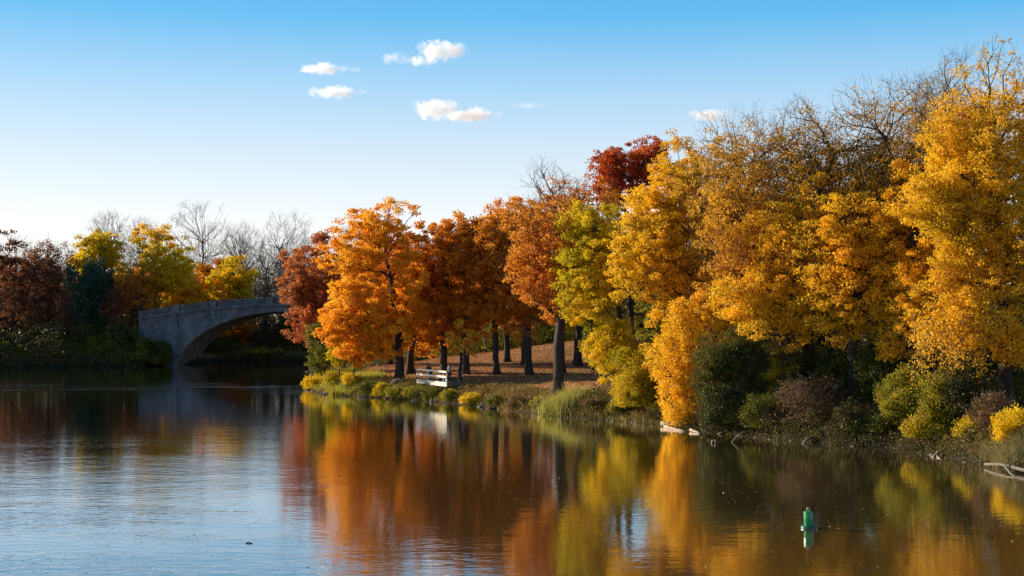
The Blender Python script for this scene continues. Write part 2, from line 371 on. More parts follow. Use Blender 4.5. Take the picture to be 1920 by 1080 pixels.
def wood_mesh(name, rng, pos, parent, cnt, n0, r_trunk, r_tip, twigs=0, twig_len=0.9, flare=1.85, twig_r=None, up=0.5):
    n = len(pos); p = math.log(r_trunk/r_tip)/math.log(max(cnt[1], 2)); p = max(p, 0.3)
    rad = r_tip*cnt**p; rad[:n0] = np.maximum(rad[:n0], r_tip*2)
    Vs = []; Fs = []; off = 0
    # the trunk : one continuous tube with a flared foot
    tr = pos[:n0]; ns = 12; segs = []; rr = []
    for i in range(n0-1):
        for f in (0, 0.33, 0.66): segs.append(tr[i]*(1-f) + tr[i+1]*f); rr.append(rad[min(i+1, n0-1)]*(1-f)*1.0 + rad[min(i+2, n0-1)]*f if i else rad[1])
    segs.append(tr[-1]); rr.append(rad[n0-1])
    segs = np.array(segs); rr = np.array(rr)
    zrel = segs[:, 2]-segs[0, 2]; rr = rr*(1 + (flare-1)*np.exp(-zrel/(r_trunk*1.6)))
    th = 2*pi*np.arange(ns)/ns; V = []
    ph = rng.uniform(0, 6.28, 3)
    for c, r in zip(segs, rr):
        w = 1 + 0.10*np.sin(3*th+ph[0]+c[2]*0.5) + 0.07*np.sin(5*th+ph[1]-c[2]*0.8)
        V.append(np.stack([c[0]+r*w*np.cos(th), c[1]+r*w*np.sin(th), np.full(ns, c[2])], 1))
    V = np.concatenate(V); m = len(segs)
    b = (np.arange(m-1)*ns)[:, None]; k = np.arange(ns)[None]
    F = np.stack([b+k, b+(k+1) % ns, b+ns+(k+1) % ns, b+ns+k], 2).reshape(-1, 4)
    Vs.append(V); Fs.append(F); off = len(V)
    idx = np.arange(n0, n); pa = parent[idx]
    ra = np.minimum(rad[pa], rad[idx]*1.5); rb = rad[idx]
    # a bend in the middle of every longer piece
    A = pos[pa]; B = pos[idx]; ln = np.linalg.norm(B-A, axis=1)
    M = (A+B)/2 + rng.normal(size=A.shape)*0.045*ln[:, None] + np.array([0, 0, 0.05])*ln[:, None]
    rm = (ra+rb)/2
    for AA, BB, r1, r2 in ((A, M, ra, rm), (M, B, rm, rb)):
        for lo, hi, sides in ((0.06, 9, 7), (0.02, 0.06, 4), (0, 0.02, 3)):
            s = (rb >= lo) & (rb < hi)
            if s.any():
                V, F = tubes(AA[s], BB[s], r1[s], r2[s], sides, rng); Vs.append(V); Fs.append(F+off); off += len(V)
    nf_wood = sum(len(f) for f in Fs)
    if twigs:
        tips = pos[n0:][cnt[n0:] <= 3]; d0 = unit(pos[n0:] - pos[parent[n0:]])[cnt[n0:] <= 3]
        for j in range(twigs):
            d = unit(d0*0.8 + rng.normal(size=tips.shape)*0.55 + np.array([0, 0, up])); l = twig_len*rng.uniform(0.5, 1.2, (len(tips), 1))
            r = np.full(len(tips), twig_r or r_tip*0.7)
            mid = tips + d*l*0.5 + rng.normal(size=tips.shape)*0.05*l; end = mid + unit(d+rng.normal(size=d.shape)*0.3)*l*0.6
            side = mid + unit(d+rng.normal(size=d.shape)*0.7)*l*0.55
            for a, b2, q in ((tips, mid, 1), (mid, end, .7), (mid, side, .6)):
                V, F = tubes(a, b2, r*q, r*q*0.6, 3, rng); Vs.append(V); Fs.append(F+off); off += len(V)
    me = np_mesh(name, np.concatenate(Vs), np.concatenate(Fs), True)
    mi = np.zeros(len(me.polygons), dtype=np.int32); mi[nf_wood:] = 1; me.polygons.foreach_set('material_index', mi)
    return me
def leaf_mesh(name, C, size, rng, up=0.4, aspect=0.62, droop=0.0):
    n = len(C); nr = unit(rng.normal(size=(n, 3)) + np.array([0, 0, up]))
    t = unit(np.cross(nr, rng.normal(size=(n, 3))) + np.array([0, 0, -droop])); b = unit(np.cross(nr, t)); s = size*rng.uniform(0.65, 1.3, (n, 1))
    fold = nr*s*0.12
    V = np.stack([C - t*s*0.5, C + b*s*aspect*0.5 + fold + t*s*0.08, C + t*s*0.5, C - b*s*aspect*0.5 + fold + t*s*0.08], 1).reshape(-1, 3)
    F = (np.arange(n)*4)[:, None] + np.arange(4)[None]
    return np_mesh(name, V, F, False)
def lobed_points(rng, c, r, n, nl=11, lobe=0.42, shell=0.55, flat=1.0):
    """n points filling a lobed crown of centre c and half sizes r"""
    c = np.array(c); r = np.array(r)
    d = unit(rng.normal(size=(nl*3, 3)));  keep = [d[0]]
    for v in d[1:]:
        if min(np.linalg.norm(v-k) for k in keep) > (0.55 if nl < 20 else 0.30): keep.append(v)
        if len(keep) >= nl: break
    d = np.array(keep); lr = rng.uniform(lobe*0.75, lobe*1.15, len(d)); lc = d*(1-lr)[:, None]
    if nl >= 20: lc = lc*rng.uniform(0.62, 1.06, (len(d), 1))      # ragged, broken outline
    lc = np.vstack([lc, [0, 0, -0.05]]); lr = np.append(lr, 0.5)
    w = lr**2; w /= w.sum(); w[-1] *= 0.5; w /= w.sum()
    ch = rng.choice(len(lc), n, p=w); u = unit(rng.normal(size=(n, 3)))
    rad = np.where(rng.random(n) < shell, rng.uniform(0.8, 1.0, n), rng.random(n)**(1/3))
    q = lc[ch] + u*(rad*lr[ch])[:, None]*np.array([1, 1, flat])
    # swell the ball towards a fuller, squarer crown
    m = np.linalg.norm(q, axis=1, keepdims=True); sq = m/np.maximum((np.abs(q)**2.8).sum(1, keepdims=True)**(1/2.8), 1e-6)
    q = q*(1+(sq-1)*0.9)*1.05
    return c + q*r
DENS = 1.45
def make_tree(kind, label, px, d, top, cl, cr, bot, pal, cat='tree', group=None, ls=0.26, ncl=300, nlf=55, spread=0.62,
              rt=0.35, bark=None, seed=0, fork=None, depth=0.95, twigs=0, top_bare=0.0, bf=0.5, trunk_top=0.8, rtip=0.012,
              twig_len=0.9, lean=(0, 0), droop=0.0, lobe=0.46, nl=14, extra=None, twig_r=None, shell=0.6, stems=1, flat=0.6, cy=0, vines=None, inner=0.0,
              part=('trunk', 'crown')):
    rng = np.random.default_rng(1000+seed); ncl = int(ncl*1.3)
    x0 = (px-960)/FPX*d; y0 = d; z0 = hz(x0, y0) - 0.12
    zt = CAM_H - (top-HOR)/FPX*d; zb = CAM_H - (bot-HOR)/FPX*d
    xl = (cl-960)/FPX*d; xr = (cr-960)/FPX*d
    root = empty(kind, (x0, y0, z0), label, cat, group)
    c = ((xl+xr)/2-x0, cy, (zt+zb)/2-z0); r = ((xr-xl)/2, (xr-xl)/2*depth, (zt-zb)/2)
    pts = lobed_points(rng, c, r, ncl, nl=nl, lobe=lobe, shell=shell)
    if extra:
        for (eL, eR, eT, eB, m) in extra:
            ex = ((eL+eR)/2-960)/FPX*d - x0; ez = CAM_H-((eT+eB)/2-HOR)/FPX*d - z0
            er = (eR-eL)/2/FPX*d; ezr = (eB-eT)/2/FPX*d
            pts = np.vstack([pts, lobed_points(rng, (ex, cy-0.5*er, ez), (er, er, ezr), m, nl=6, lobe=0.5, shell=shell)])
    pts[:, 2] = np.maximum(pts[:, 2], 0.35)
    # trunk line
    H = zt - z0; fk = (zb-z0 + 0.22*(zt-zb)) if fork is None else fork; fk = min(max(fk, 0.12*H), 0.6*H)
    tt = trunk_top*H; tr = [np.array([0, 0, 0.0])]; nseg = 7
    for i in range(1, nseg+1):
        f = i/nseg; z = tt*f
        q = np.array([c[0]*0.65*f**1.5 + lean[0]*f, c[1]*0.6*f**1.5, z]) + rng.normal(size=3)*np.array([1, 1, 0])*0.022*H*f
        tr.append(q)
    lo = pts[:, 2] > 0.2
    pos, parent, cnt, n0, nch = skeleton(rng, tr, pts, bf=bf)
    me = wood_mesh(part[0], rng, pos, parent, cnt, n0, rt, rtip, twigs=twigs, twig_len=twig_len, twig_r=twig_r)
    link(part[0], me, [bark or BARK, TWIG], root)
    # foliage sprays round the branch ends
    if pal:
        tip = pos[n0:]
        if top_bare > 0:
            f = (tip[:, 2]-(zb-z0))/(zt-zb); thin = np.clip((f-(1-top_bare))/top_bare, 0, 1)
            keep = rng.random(len(tip)) > thin*0.35; tip = tip[keep]; thin = thin[keep]
        else: thin = np.zeros(len(tip))
        k = len(tip); nlf = nlf*DENS; cnts = (rng.uniform(0.35, 1.65, k)*nlf*(1-0.80*thin**0.8)).astype(int); rep = np.repeat(np.arange(k), cnts); n = len(rep)
        sz = rng.uniform(0.6, 1.35, k)[rep][:, None]*spread
        off = rng.normal(size=(n, 3)); off = off/np.maximum(np.linalg.norm(off, axis=1, keepdims=True), 1e-6)*(rng.random((n, 1))**0.45)
        C = tip[rep] + off*sz*np.array([1, 1, flat])
        if droop: 
            dd = rng.random(n)**1.5; C[:, 2] -= droop*dd
        C[:, 2] = np.maximum(C[:, 2], 0.25)
        lm = leaf_mesh(part[1], C, ls, rng, droop=0.5 if droop else 0)
        link(part[1], lm, L[pal] if isinstance(pal, str) else pal, root)
    elif twigs: pass
    if vines:
        vx = []; vs = []; vf = []; off = 0
        for (vl, vr, vt, vb, m, vp) in vines:
            a = np.stack([(rng.uniform(vl, vr, m)-960)/FPX*d - x0, cy - rng.uniform(0.5, 3.5, m), CAM_H-(rng.uniform(vt, vt+40, m)-HOR)/FPX*d - z0], 1)
            ln = (vb-vt)/FPX*d*rng.uniform(0.35, 1.0, m)
            pts2 = []
            for q in range(6): pts2.append(a + np.stack([0.25*np.sin(q*0.8+a[:, 0]*3)*q/3, 0.2*np.cos(q+a[:, 0]*5)*q/3, -ln*q/5], 1))
            for q in range(5):
                V, F = tubes(pts2[q], pts2[q+1], np.full(m, 0.02), np.full(m, 0.016), 3, rng); vs.append(V); vf.append(F+off); off += len(V)
            allp = np.concatenate(pts2[1:]); rep = np.repeat(np.arange(len(allp)), 9)
            vx.append((allp[rep] + rng.normal(size=(len(rep), 3))*0.22, vp))
        v = link('hanging_vine', np_mesh('hanging_vine', np.concatenate(vs), np.concatenate(vf), True), TWIG, root)
        lv = leaf_mesh('vine_leaves', np.concatenate([q[0] for q in vx]), ls*0.9, rng, droop=0.8)
        link('vine_leaves', lv, L[vx[0][1]], v)
    return root

# --- the far bank, left (about 250 m away)
FAR = dict(ls=0.42, spread=1.0, ncl=190, nlf=42, rt=0.38, rtip=0.03)
G1 = 'trees on the far bank left of the bridge'
T = make_tree
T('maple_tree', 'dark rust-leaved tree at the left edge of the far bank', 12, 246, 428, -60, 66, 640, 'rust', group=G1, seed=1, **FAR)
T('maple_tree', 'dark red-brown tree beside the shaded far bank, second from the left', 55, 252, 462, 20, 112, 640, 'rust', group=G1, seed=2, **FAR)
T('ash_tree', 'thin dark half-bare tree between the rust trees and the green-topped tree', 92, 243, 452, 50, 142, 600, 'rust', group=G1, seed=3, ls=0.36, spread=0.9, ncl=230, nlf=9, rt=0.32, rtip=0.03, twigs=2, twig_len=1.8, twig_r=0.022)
T('maple_tree', 'tall tree with a sunlit yellow-green top on the far bank', 195, 250, 433, 124, 242, 560, 'yellowgreen', group=G1, seed=4, nl=22, lobe=0.36, **FAR)
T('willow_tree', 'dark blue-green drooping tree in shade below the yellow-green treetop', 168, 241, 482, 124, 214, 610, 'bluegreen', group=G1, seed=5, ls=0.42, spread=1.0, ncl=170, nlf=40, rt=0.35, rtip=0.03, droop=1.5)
T('maple_tree', 'broad golden-yellow tree left of the stone bridge', 288, 249, 417, 226, 372, 585, 'lemon', group=G1, seed=6, nl=26, lobe=0.34, ls=0.40, spread=1.0, ncl=340, nlf=40, rt=0.42, rtip=0.03)
T('oak_tree', 'sparse amber-brown tree with dark limbs below the golden tree', 246, 243, 492, 204, 300, 610, 'brown', group=G1, seed=7, ls=0.38, spread=0.9, ncl=170, nlf=20, rt=0.36, rtip=0.03)
T('maple_tree', 'low bright orange tree just above the bridge parapet', 342, 262, 500, 300, 392, 600, 'yellow', group=G1, seed=8, **FAR)
T('oak_tree', 'amber tree behind the bridge, between orange and yellow trees', 398, 270, 486, 366, 436, 600, 'orange_brown', group=G1, seed=9, **FAR)
T('maple_tree', 'yellow-green tree at the right end of the colourful far trees', 438, 264, 476, 392, 478, 610, 'lemon', group=G1, seed=10, **FAR)
BARE = dict(pal=None, ncl=520, rt=0.32, rtip=0.016, twigs=4, twig_len=1.7, twig_r=0.014, shell=0.35, bf=0.75, bark=TWIG, lobe=0.5, trunk_top=0.72)
G2 = 'bare grey trees rising behind the far bank'
for i, (px, d, top, cl, cr, bot, lab) in enumerate([
    (30, 272, 448, -20, 80, 600, 'bare grey tree behind the dark rust trees at far left'),
    (208, 280, 404, 160, 252, 560, 'bare crown showing above the yellow-green treetop'),
    (262, 285, 410, 228, 305, 560, 'bare twiggy treetop just left of the golden tree peak'),
    (376, 282, 384, 308, 436, 560, 'tallest bare tree, spreading crown right of the golden tree'),
    (452, 285, 422, 412, 496, 560, 'lower bare tree between the two tall bare crowns'),
    (532, 282, 400, 482, 586, 580, 'tall bare tree above the crest of the bridge'),
    (586, 290, 446, 545, 626, 590, 'bare grey tree fading behind the red-brown maple'),
    (498, 292, 455, 455, 545, 600, 'brownish bare tree directly over the bridge parapet'),
    (655, 270, 432, 610, 700, 590, 'bare twigs seen over the red-brown maple shoulder'),
    (700, 255, 405, 660, 740, 590, 'bare treetop peeping over the left of the orange oak'),
    (120, 285, 462, 80, 160, 600, 'faint bare tree in the bright gap at left')]):
    T('bare_tree', lab, px, d, top, cl, cr, bot, group=G2, seed=20+i, **BARE)
# --- woods too far or too dense to count
def wood_mass(name, label, x0, x1, y0, y1, n, h0, h1, pal, seed, sticks=True, ls=0.5, nlf=26, under=0, filt=None):
    rng = np.random.default_rng(seed); xs = rng.uniform(x0, x1, n); ys = rng.uniform(y0, y1, n)
    if filt is not None:
        k = filt(xs, ys); xs = xs[k]; ys = ys[k]; n = len(xs)
    zs = height(xs, ys)-0.1; H = rng.uniform(h0, h1, n)
    Vs = []; Fs = []; off = 0; C = []
    for i in range(n):
        m = 16; base = np.array([xs[i], ys[i], zs[i]]); w = H[i]*0.22
        f = rng.uniform(0.3, 1.0, m); a = rng.uniform(0, 2*pi, m); ro = w*np.sin(np.clip((f-0.2)/0.8, 0, 1)*pi*0.85+0.2)*rng.uniform(0.5, 1.1, m)
        tips = base + np.stack([ro*np.cos(a), ro*np.sin(a), f*H[i]], 1)
        if sticks:
            st = base + np.stack([0*f, 0*f, f*H[i]*0.62], 1)
            A = np.vstack([base[None], base[None]+[[0, 0, H[i]*0.45]], st]); B = np.vstack([base[None]+[[0, 0, H[i]*0.45]], base[None]+[[0, 0, H[i]*0.9]], tips])
            ra = np.concatenate([[0.26, 0.17], np.full(m, 0.07)]); rb = np.concatenate([[0.17, 0.04], np.full(m, 0.025)])
            V, F = tubes(A, B, ra, rb, 4, rng); Vs.append(V); Fs.append(F+off); off += len(V)
            for _ in range(3):
                e = tips + unit(rng.normal(size=tips.shape)+[0, 0, 0.7])*rng.uniform(0.8, 2.4, (m, 1)); V, F = tubes(tips, e, np.full(m, 0.03), np.full(m, 0.012), 3, rng); Vs.append(V); Fs.append(F+off); off += len(V)
        rep = np.repeat(np.arange(m), nlf); C.append(tips[rep] + rng.normal(size=(len(rep), 3))*[0.7, 0.7, 0.5])
        if under:
            u = under*nlf; C.append(base + rng.normal(size=(u, 3))*[2.2, 2.2, 0] + np.stack([0*np.zeros(u), 0*np.zeros(u), rng.uniform(0.1, 4.5, u)*rng.uniform(0.3, 1)], 1))
    C = np.concatenate(C); nq = len(C); me = leaf_mesh(name, C, ls, rng)
    o = link(name, me, [L[pal], TWIG])
    if sticks:
        w_ = np_mesh('branches', np.concatenate(Vs), np.concatenate(Fs)); link('branches', w_, TWIG, o)
    return tag(o, label, None, None, 'stuff')
wood_mass('distant_woods', 'brown leafless woods closing the view beyond the bridge', -120, 40, 285, 330, 330, 11, 17, 'drybrown', 5, nlf=9, under=22, ls=0.45)
wood_mass('bank_woods', 'shaded russet woods behind the left bank', -130, -64, 258, 282, 110, 9, 15, 'rust', 6, nlf=16, under=26, ls=0.45)
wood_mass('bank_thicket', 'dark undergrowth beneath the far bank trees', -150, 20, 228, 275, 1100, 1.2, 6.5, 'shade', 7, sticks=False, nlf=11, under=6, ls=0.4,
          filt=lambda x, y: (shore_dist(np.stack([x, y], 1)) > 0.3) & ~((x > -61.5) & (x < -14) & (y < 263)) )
wood_mass('grove_thicket', 'dark undergrowth closing the view behind the oak grove', -12, 75, 212, 240, 200, 4, 9, 'olive', 8, sticks=True, nlf=26, under=20, ls=0.36)
wood_mass('wood_thicket', 'dark undergrowth deep in the right-hand wood', 14, 80, 112, 200, 300, 3, 8, 'darkgreen', 9, sticks=True, nlf=34, under=24, ls=0.3,
          filt=lambda x, y: (shore_dist(np.stack([x, y], 1)) > 6) & (x > 0.13*y + 3))
for i, (px, d, top, w, lab) in enumerate([(22, 239, 520, 26, 'thin dark sapling with few leaves, leftmost above the shaded shrubs'), (64, 238.5, 545, 22, 'thin dark sapling with few leaves right of the leftmost one'),
    (128, 239, 540, 22, 'thin sapling standing left of the blue-green drooping tree'), (212, 239, 530, 24, 'thin sapling between the blue-green tree and the bridge'), (258, 241, 540, 20, 'thin sapling at the left end of the bridge')]):
    T('sapling', lab, px, d, top, px-w, px+w, 640, 'rust', group='saplings on the shaded bank', seed=160+i, ls=0.3, spread=0.7, ncl=70, nlf=9, rt=0.12, rtip=0.02, twigs=2, twig_len=1.2, twig_r=0.016)
# --- beyond the arch
T('maple_tree', 'small orange tree seen through the bridge arch', 446, 263, 592, 412, 482, 668, 'orange_brown', group=None, seed=40, ls=0.38, spread=0.8, ncl=110, nlf=40, rt=0.2, rtip=0.03)
T('grey_shrub', 'grey-brown twiggy shrub under the crown of the arch', 496, 262, 590, 462, 530, 678, 'drybrown', 'shrub', seed=41, ls=0.3, spread=0.7, ncl=150, nlf=16, rt=0.15, rtip=0.03, twigs=2, twig_len=1.2, part=('stem', 'foliage'))
T('willow_shrub', 'sunlit yellow-olive shrub at the water below the arch crown', 492, 257, 652, 452, 538, 688, 'olive_gold', 'shrub', seed=42, ls=0.34, spread=0.7, ncl=110, nlf=40, rt=0.12, rtip=0.03, part=('stem', 'foliage'))
T('evergreen_tree', 'dark evergreen right of the arch opening', 552, 262, 585, 522, 592, 690, 'darkgreen', seed=43, ls=0.42, spread=0.8, ncl=140, nlf=45, rt=0.25, rtip=0.03)
T('evergreen_tree', 'dark evergreen under the red-brown maple beside the channel', 585, 266, 600, 562, 640, 690, 'darkgreen', seed=44, ls=0.42, spread=0.8, ncl=140, nlf=45, rt=0.25, rtip=0.03)
T('dark_shrub', 'dark green shrub in the shade inside the arch', 405, 258, 628, 376, 445, 688, 'darkgreen', 'shrub', seed=45, ls=0.4, spread=0.8, ncl=120, nlf=45, rt=0.12, rtip=0.03, part=('stem', 'foliage'))
# --- shrubs along the left bank
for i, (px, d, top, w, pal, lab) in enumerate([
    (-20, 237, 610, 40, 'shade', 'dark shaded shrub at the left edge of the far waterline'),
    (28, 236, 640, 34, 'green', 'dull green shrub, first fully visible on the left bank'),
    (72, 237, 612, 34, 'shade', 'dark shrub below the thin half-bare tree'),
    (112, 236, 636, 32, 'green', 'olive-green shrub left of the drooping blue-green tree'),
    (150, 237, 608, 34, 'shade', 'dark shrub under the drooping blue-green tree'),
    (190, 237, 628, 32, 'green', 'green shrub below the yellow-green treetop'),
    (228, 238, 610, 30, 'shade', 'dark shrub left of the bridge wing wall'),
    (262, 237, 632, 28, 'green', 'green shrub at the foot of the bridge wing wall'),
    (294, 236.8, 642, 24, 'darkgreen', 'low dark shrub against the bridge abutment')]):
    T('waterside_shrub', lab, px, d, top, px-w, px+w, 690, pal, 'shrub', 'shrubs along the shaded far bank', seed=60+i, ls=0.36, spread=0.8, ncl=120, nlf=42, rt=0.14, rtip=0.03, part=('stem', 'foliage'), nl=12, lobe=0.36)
    
# --- the point and its grove of oaks
G3 = 'oak grove on the point'
MID = dict(ls=0.25, spread=0.62, rtip=0.018)
T('maple_tree', 'red-brown maple leaning over the channel, left of the orange oak', 622, 182, 430, 524, 668, 645, 'redbrown', group=None, seed=80, nl=28, lobe=0.32, ncl=420, nlf=52, rt=0.36, ls=0.27, spread=0.68, rtip=0.018)
T('oak_tree', 'big bright orange oak at the tip of the point', 750, 150, 376, 600, 812, 668, 'orange', group=G3, seed=81, nl=34, lobe=0.30, ncl=620, nlf=52, rt=0.42, extra=[(602, 690, 550, 668, 110), (680, 745, 600, 678, 50)], fork=4.0, **MID)
T('oak_tree', 'orange oak standing behind the biggest one, trunk left of it', 672, 172, 470, 630, 720, 650, 'orange', group=G3, seed=82, ncl=180, nlf=45, rt=0.38, fork=4.5, **MID)
T('oak_tree', 'oak with a thick short trunk seen left of the big orange oak trunk', 730, 178, 430, 680, 790, 640, 'orange_brown', group=G3, seed=83, ncl=220, nlf=45, rt=0.34, fork=4.5, **MID)
T('oak_tree', 'oak whose flared trunk stands just right of the big orange oak trunk', 769, 154, 440, 740, 850, 670, 'orange_brown', group=G3, seed=84, ncl=260, nlf=50, rt=0.36, fork=4.5, **MID)
T('oak_tree', 'orange-brown oak directly behind the viewing platform', 832, 152, 374, 765, 908, 684, 'orange_brown', group=G3, seed=85, nl=28, lobe=0.32, ncl=420, nlf=50, rt=0.36, fork=4.2, **MID)
T('oak_tree', 'slender oak right of the viewing platform, low amber sprays on it', 862, 143, 600, 838, 898, 668, 'gold_tan', group=G3, seed=86, ncl=22, nlf=30, rt=0.18, fork=3.6, **MID)
T('oak_tree', 'oak trunk standing close behind the slender one by the platform', 874, 150, 392, 830, 940, 640, 'orange_brown', group=G3, seed=87, nl=26, lobe=0.32, ncl=300, nlf=42, rt=0.34, fork=5, **MID)
T('oak_tree', 'russet oak with a straight trunk in the middle of the grove', 931, 148, 372, 868, 1000, 640, 'orange_brown', group=G3, seed=88, nl=26, lobe=0.32, ncl=360, nlf=42, rt=0.30, fork=6, **MID)
T('oak_tree', 'brown oak set back from the others in the middle of the grove', 950, 178, 400, 900, 1010, 630, 'brown', group=G3, seed=89, ncl=220, nlf=38, rt=0.36, fork=6, **MID)
T('oak_tree', 'brown oak left of the largest dark trunk', 991, 146, 390, 905, 1085, 640, 'brown', group=G3, seed=90, nl=26, lobe=0.32, ncl=340, nlf=40, rt=0.36, fork=5.5, **MID)
T('oak_tree', 'tall russet oak with the thickest dark trunk, nearest the water', 1047, 124, 340, 935, 1150, 600, 'brown', group=G3, seed=91, nl=30, lobe=0.32, ncl=520, nlf=40, rt=0.42, ls=0.23, spread=0.6, rtip=0.016, fork=7.5, top_bare=0.35, twigs=1, twig_len=1.2, twig_r=0.012)
T('bare_tree', 'dead bare crown sticking up above the russet oaks', 1055, 150, 296, 985, 1100, 520, None, seed=92, ncl=260, rt=0.26, rtip=0.02, twigs=2, twig_len=1.6, twig_r=0.014, bf=0.25, lobe=0.5, shell=0.4)
T('oak_tree', 'thick-stemmed oak behind the grove, right of the tall russet one', 1082, 168, 440, 1040, 1130, 620, 'olive_gold', group=G3, seed=93, ncl=200, nlf=40, rt=0.38, fork=5, **MID)
T('young_tree', 'thin dark young trunk in front of the shaded rise', 1111, 150, 540, 1085, 1140, 640, 'olive', group=None, seed=94, ncl=80, nlf=38, rt=0.16, fork=4, **MID)
T('young_maple', 'small green and yellow tree under the red-brown maple', 612, 163, 600, 574, 652, 702, 'green', seed=95, ncl=120, nlf=42, rt=0.1, **MID)
T('sapling', 'thin leaning sapling trunk at the tip of the point', 638, 152, 640, 615, 660, 690, 'olive_gold', seed=96, ncl=40, nlf=20, rt=0.08, **MID)
T('sapling', 'thin upright sapling between the tip and the big orange oak', 664, 151, 640, 650, 690, 690, 'orange', seed=97, ncl=40, nlf=20, rt=0.07, **MID)
T('ash_tree', 'rusty half-bare treetop rising between the dead crown and the scarlet tree', 1085, 162, 312, 985, 1160, 540, 'orange_brown', seed=98, nl=28, lobe=0.32, ncl=420, nlf=34, rt=0.3, ls=0.25, spread=0.7, rtip=0.016, twigs=2, twig_len=1.5, twig_r=0.013, top_bare=0.5)
T('oak_tree', 'rusty oak treetop behind the brown oaks, left of the dead crown', 985, 168, 360, 905, 1050, 560, 'orange_brown', group=G3, seed=99, nl=26, lobe=0.32, ncl=320, nlf=42, rt=0.34, **MID)
# woods behind the grove
G4 = 'trees closing the view behind the grove'
for i, (px, d, top, cl, cr, bot, pal, lab) in enumerate([
    (700, 235, 480, 650, 760, 665, 'darkgreen', 'dark tree behind the trunks of the orange oaks'),
    (790, 232, 470, 740, 850, 660, 'brown', 'brown tree filling the gap behind the platform'),
    (880, 228, 470, 830, 935, 640, 'olive_gold', 'olive and gold tree beyond the middle of the grove'),
    (960, 225, 460, 910, 1020, 630, 'olive', 'olive tree beyond the straight-trunked oak'),
    (1030, 222, 450, 980, 1085, 628, 'orange_brown', 'amber tree beyond the largest dark trunk'),
    (1100, 205, 440, 1040, 1160, 650, 'darkgreen', 'dark tree behind the yellow-green tree'),
    (1170, 190, 420, 1110, 1240, 680, 'darkgreen', 'dark tree in the deep shade right of the grove'),
    (1250, 175, 400, 1180, 1320, 700, 'olive', 'olive tree behind the golden one'),
    (1340, 165, 330, 1260, 1420, 700, 'brown', 'brown tree behind the half-bare tan-leaved tree'),
    (1440, 158, 300, 1370, 1520, 700, 'olive_gold', 'olive-gold tree deep in the wood'),
    (1550, 150, 290, 1480, 1630, 720, 'brown', 'brown tree deep in the wood'),
    (1660, 145, 260, 1590, 1740, 720, 'olive_gold', 'gold tree deep in the wood on the right'),
    (1770, 140, 260, 1700, 1850, 740, 'brown', 'russet tree deep in the wood near the right edge'),
    (1880, 135, 300, 1800, 1990, 740, 'olive_gold', 'gold tree behind the tall yellow one at the right edge')]):
    T('wood_tree', lab, px, d, top, cl, cr, bot, pal, group=G4, seed=100+i, ls=0.36, spread=0.85, ncl=190, nlf=34, rt=0.34, rtip=0.025)

# --- the wooded right bank
T('honey_locust', 'yellow-green tree reaching left over the dark grove edge', 1180, 119, 356, 1028, 1215, 640, 'yellowgreen', seed=120, nl=26, lobe=0.30, ls=0.19, spread=0.55, ncl=420, nlf=62, rt=0.28, rtip=0.014, lean=(-1, 0), extra=[(1095, 1230, 600, 725, 110)])
T('red_maple', 'scarlet treetop standing above the golden tree', 1185, 168, 254, 1106, 1250, 420, 'red', seed=121, nl=24, lobe=0.32, extra=[(1100, 1175, 288, 380, 60), (1185, 1256, 252, 330, 50)], ls=0.26, spread=0.62, ncl=320, nlf=36, rt=0.34, rtip=0.02)
T('maple_tree', 'broad bright golden tree on the wooded bank', 1300, 113, 240, 1195, 1440, 660, 'yellow', seed=122, nl=34, lobe=0.30, ls=0.19, spread=0.55, ncl=820, nlf=52, rt=0.42, rtip=0.021, extra=[(1138, 1290, 400, 620, 280), (1180, 1440, 540, 720, 260), (1165, 1290, 285, 470, 170)], bark=BARK)
T('maple_tree', 'golden drooping branches hanging down to the log pile', 1288, 106.5, 570, 1205, 1345, 792, 'yellow', seed=123, nl=26, lobe=0.30, ls=0.18, spread=0.55, ncl=260, nlf=34, rt=0.2, rtip=0.014, droop=0.8, fork=1.0)
T('ash_tree', 'half-bare tan-leaved tree right of the golden one', 1400, 106, 192, 1272, 1570, 640, 'gold_tan', seed=124, nl=38, lobe=0.28, ls=0.18, spread=0.6, ncl=1200, nlf=34, rt=0.42, rtip=0.014, twigs=2, twig_len=1.5, twig_r=0.011, top_bare=0.45, extra=[(1440, 1580, 470, 640, 200), (1330, 1450, 430, 620, 150)], vines=[(1440, 1590, 540, 690, 110, 'tan')])
T('ash_tree', 'bare-topped brownish tree in the middle of the wood', 1510, 103, 168, 1410, 1710, 640, 'gold_tan', seed=125, nl=34, lobe=0.28, ls=0.17, spread=0.8, ncl=1350, nlf=24, rt=0.4, rtip=0.014, twigs=2, twig_len=1.3, twig_r=0.012, top_bare=0.55)
T('maple_tree', 'golden leafy tree below the bare tops, over the dark green thicket', 1600, 99.5, 320, 1480, 1720, 660, 'yellow', seed=126, nl=32, lobe=0.28, ls=0.18, spread=0.6, ncl=640, nlf=38, rt=0.36, rtip=0.021)
T('ash_tree', 'thin orange-leaved tree with open twigs against the sky', 1660, 101, 138, 1550, 1810, 600, 'gold_tan', seed=127, nl=32, lobe=0.28, ls=0.17, spread=0.8, ncl=1200, nlf=26, rt=0.32, rtip=0.014, twigs=2, twig_len=1.3, twig_r=0.012, top_bare=0.6)
T('ash_tree', 'bare-crowned tree left of the tallest yellow tree', 1755, 104, 112, 1660, 1890, 600, 'gold_tan', seed=128, nl=30, lobe=0.28, ls=0.17, spread=0.8, ncl=1150, nlf=24, rt=0.32, rtip=0.014, twigs=3, twig_len=1.3, twig_r=0.012, top_bare=0.65)
T('maple_tree', 'golden tree filling the space right of the half-bare tan-leaved tree', 1475, 101.5, 350, 1395, 1570, 655, 'yellow', seed=132, nl=32, lobe=0.30, ls=0.18, spread=0.6, ncl=520, nlf=36, rt=0.3, rtip=0.016, extra=[(1330, 1440, 500, 650, 150)])
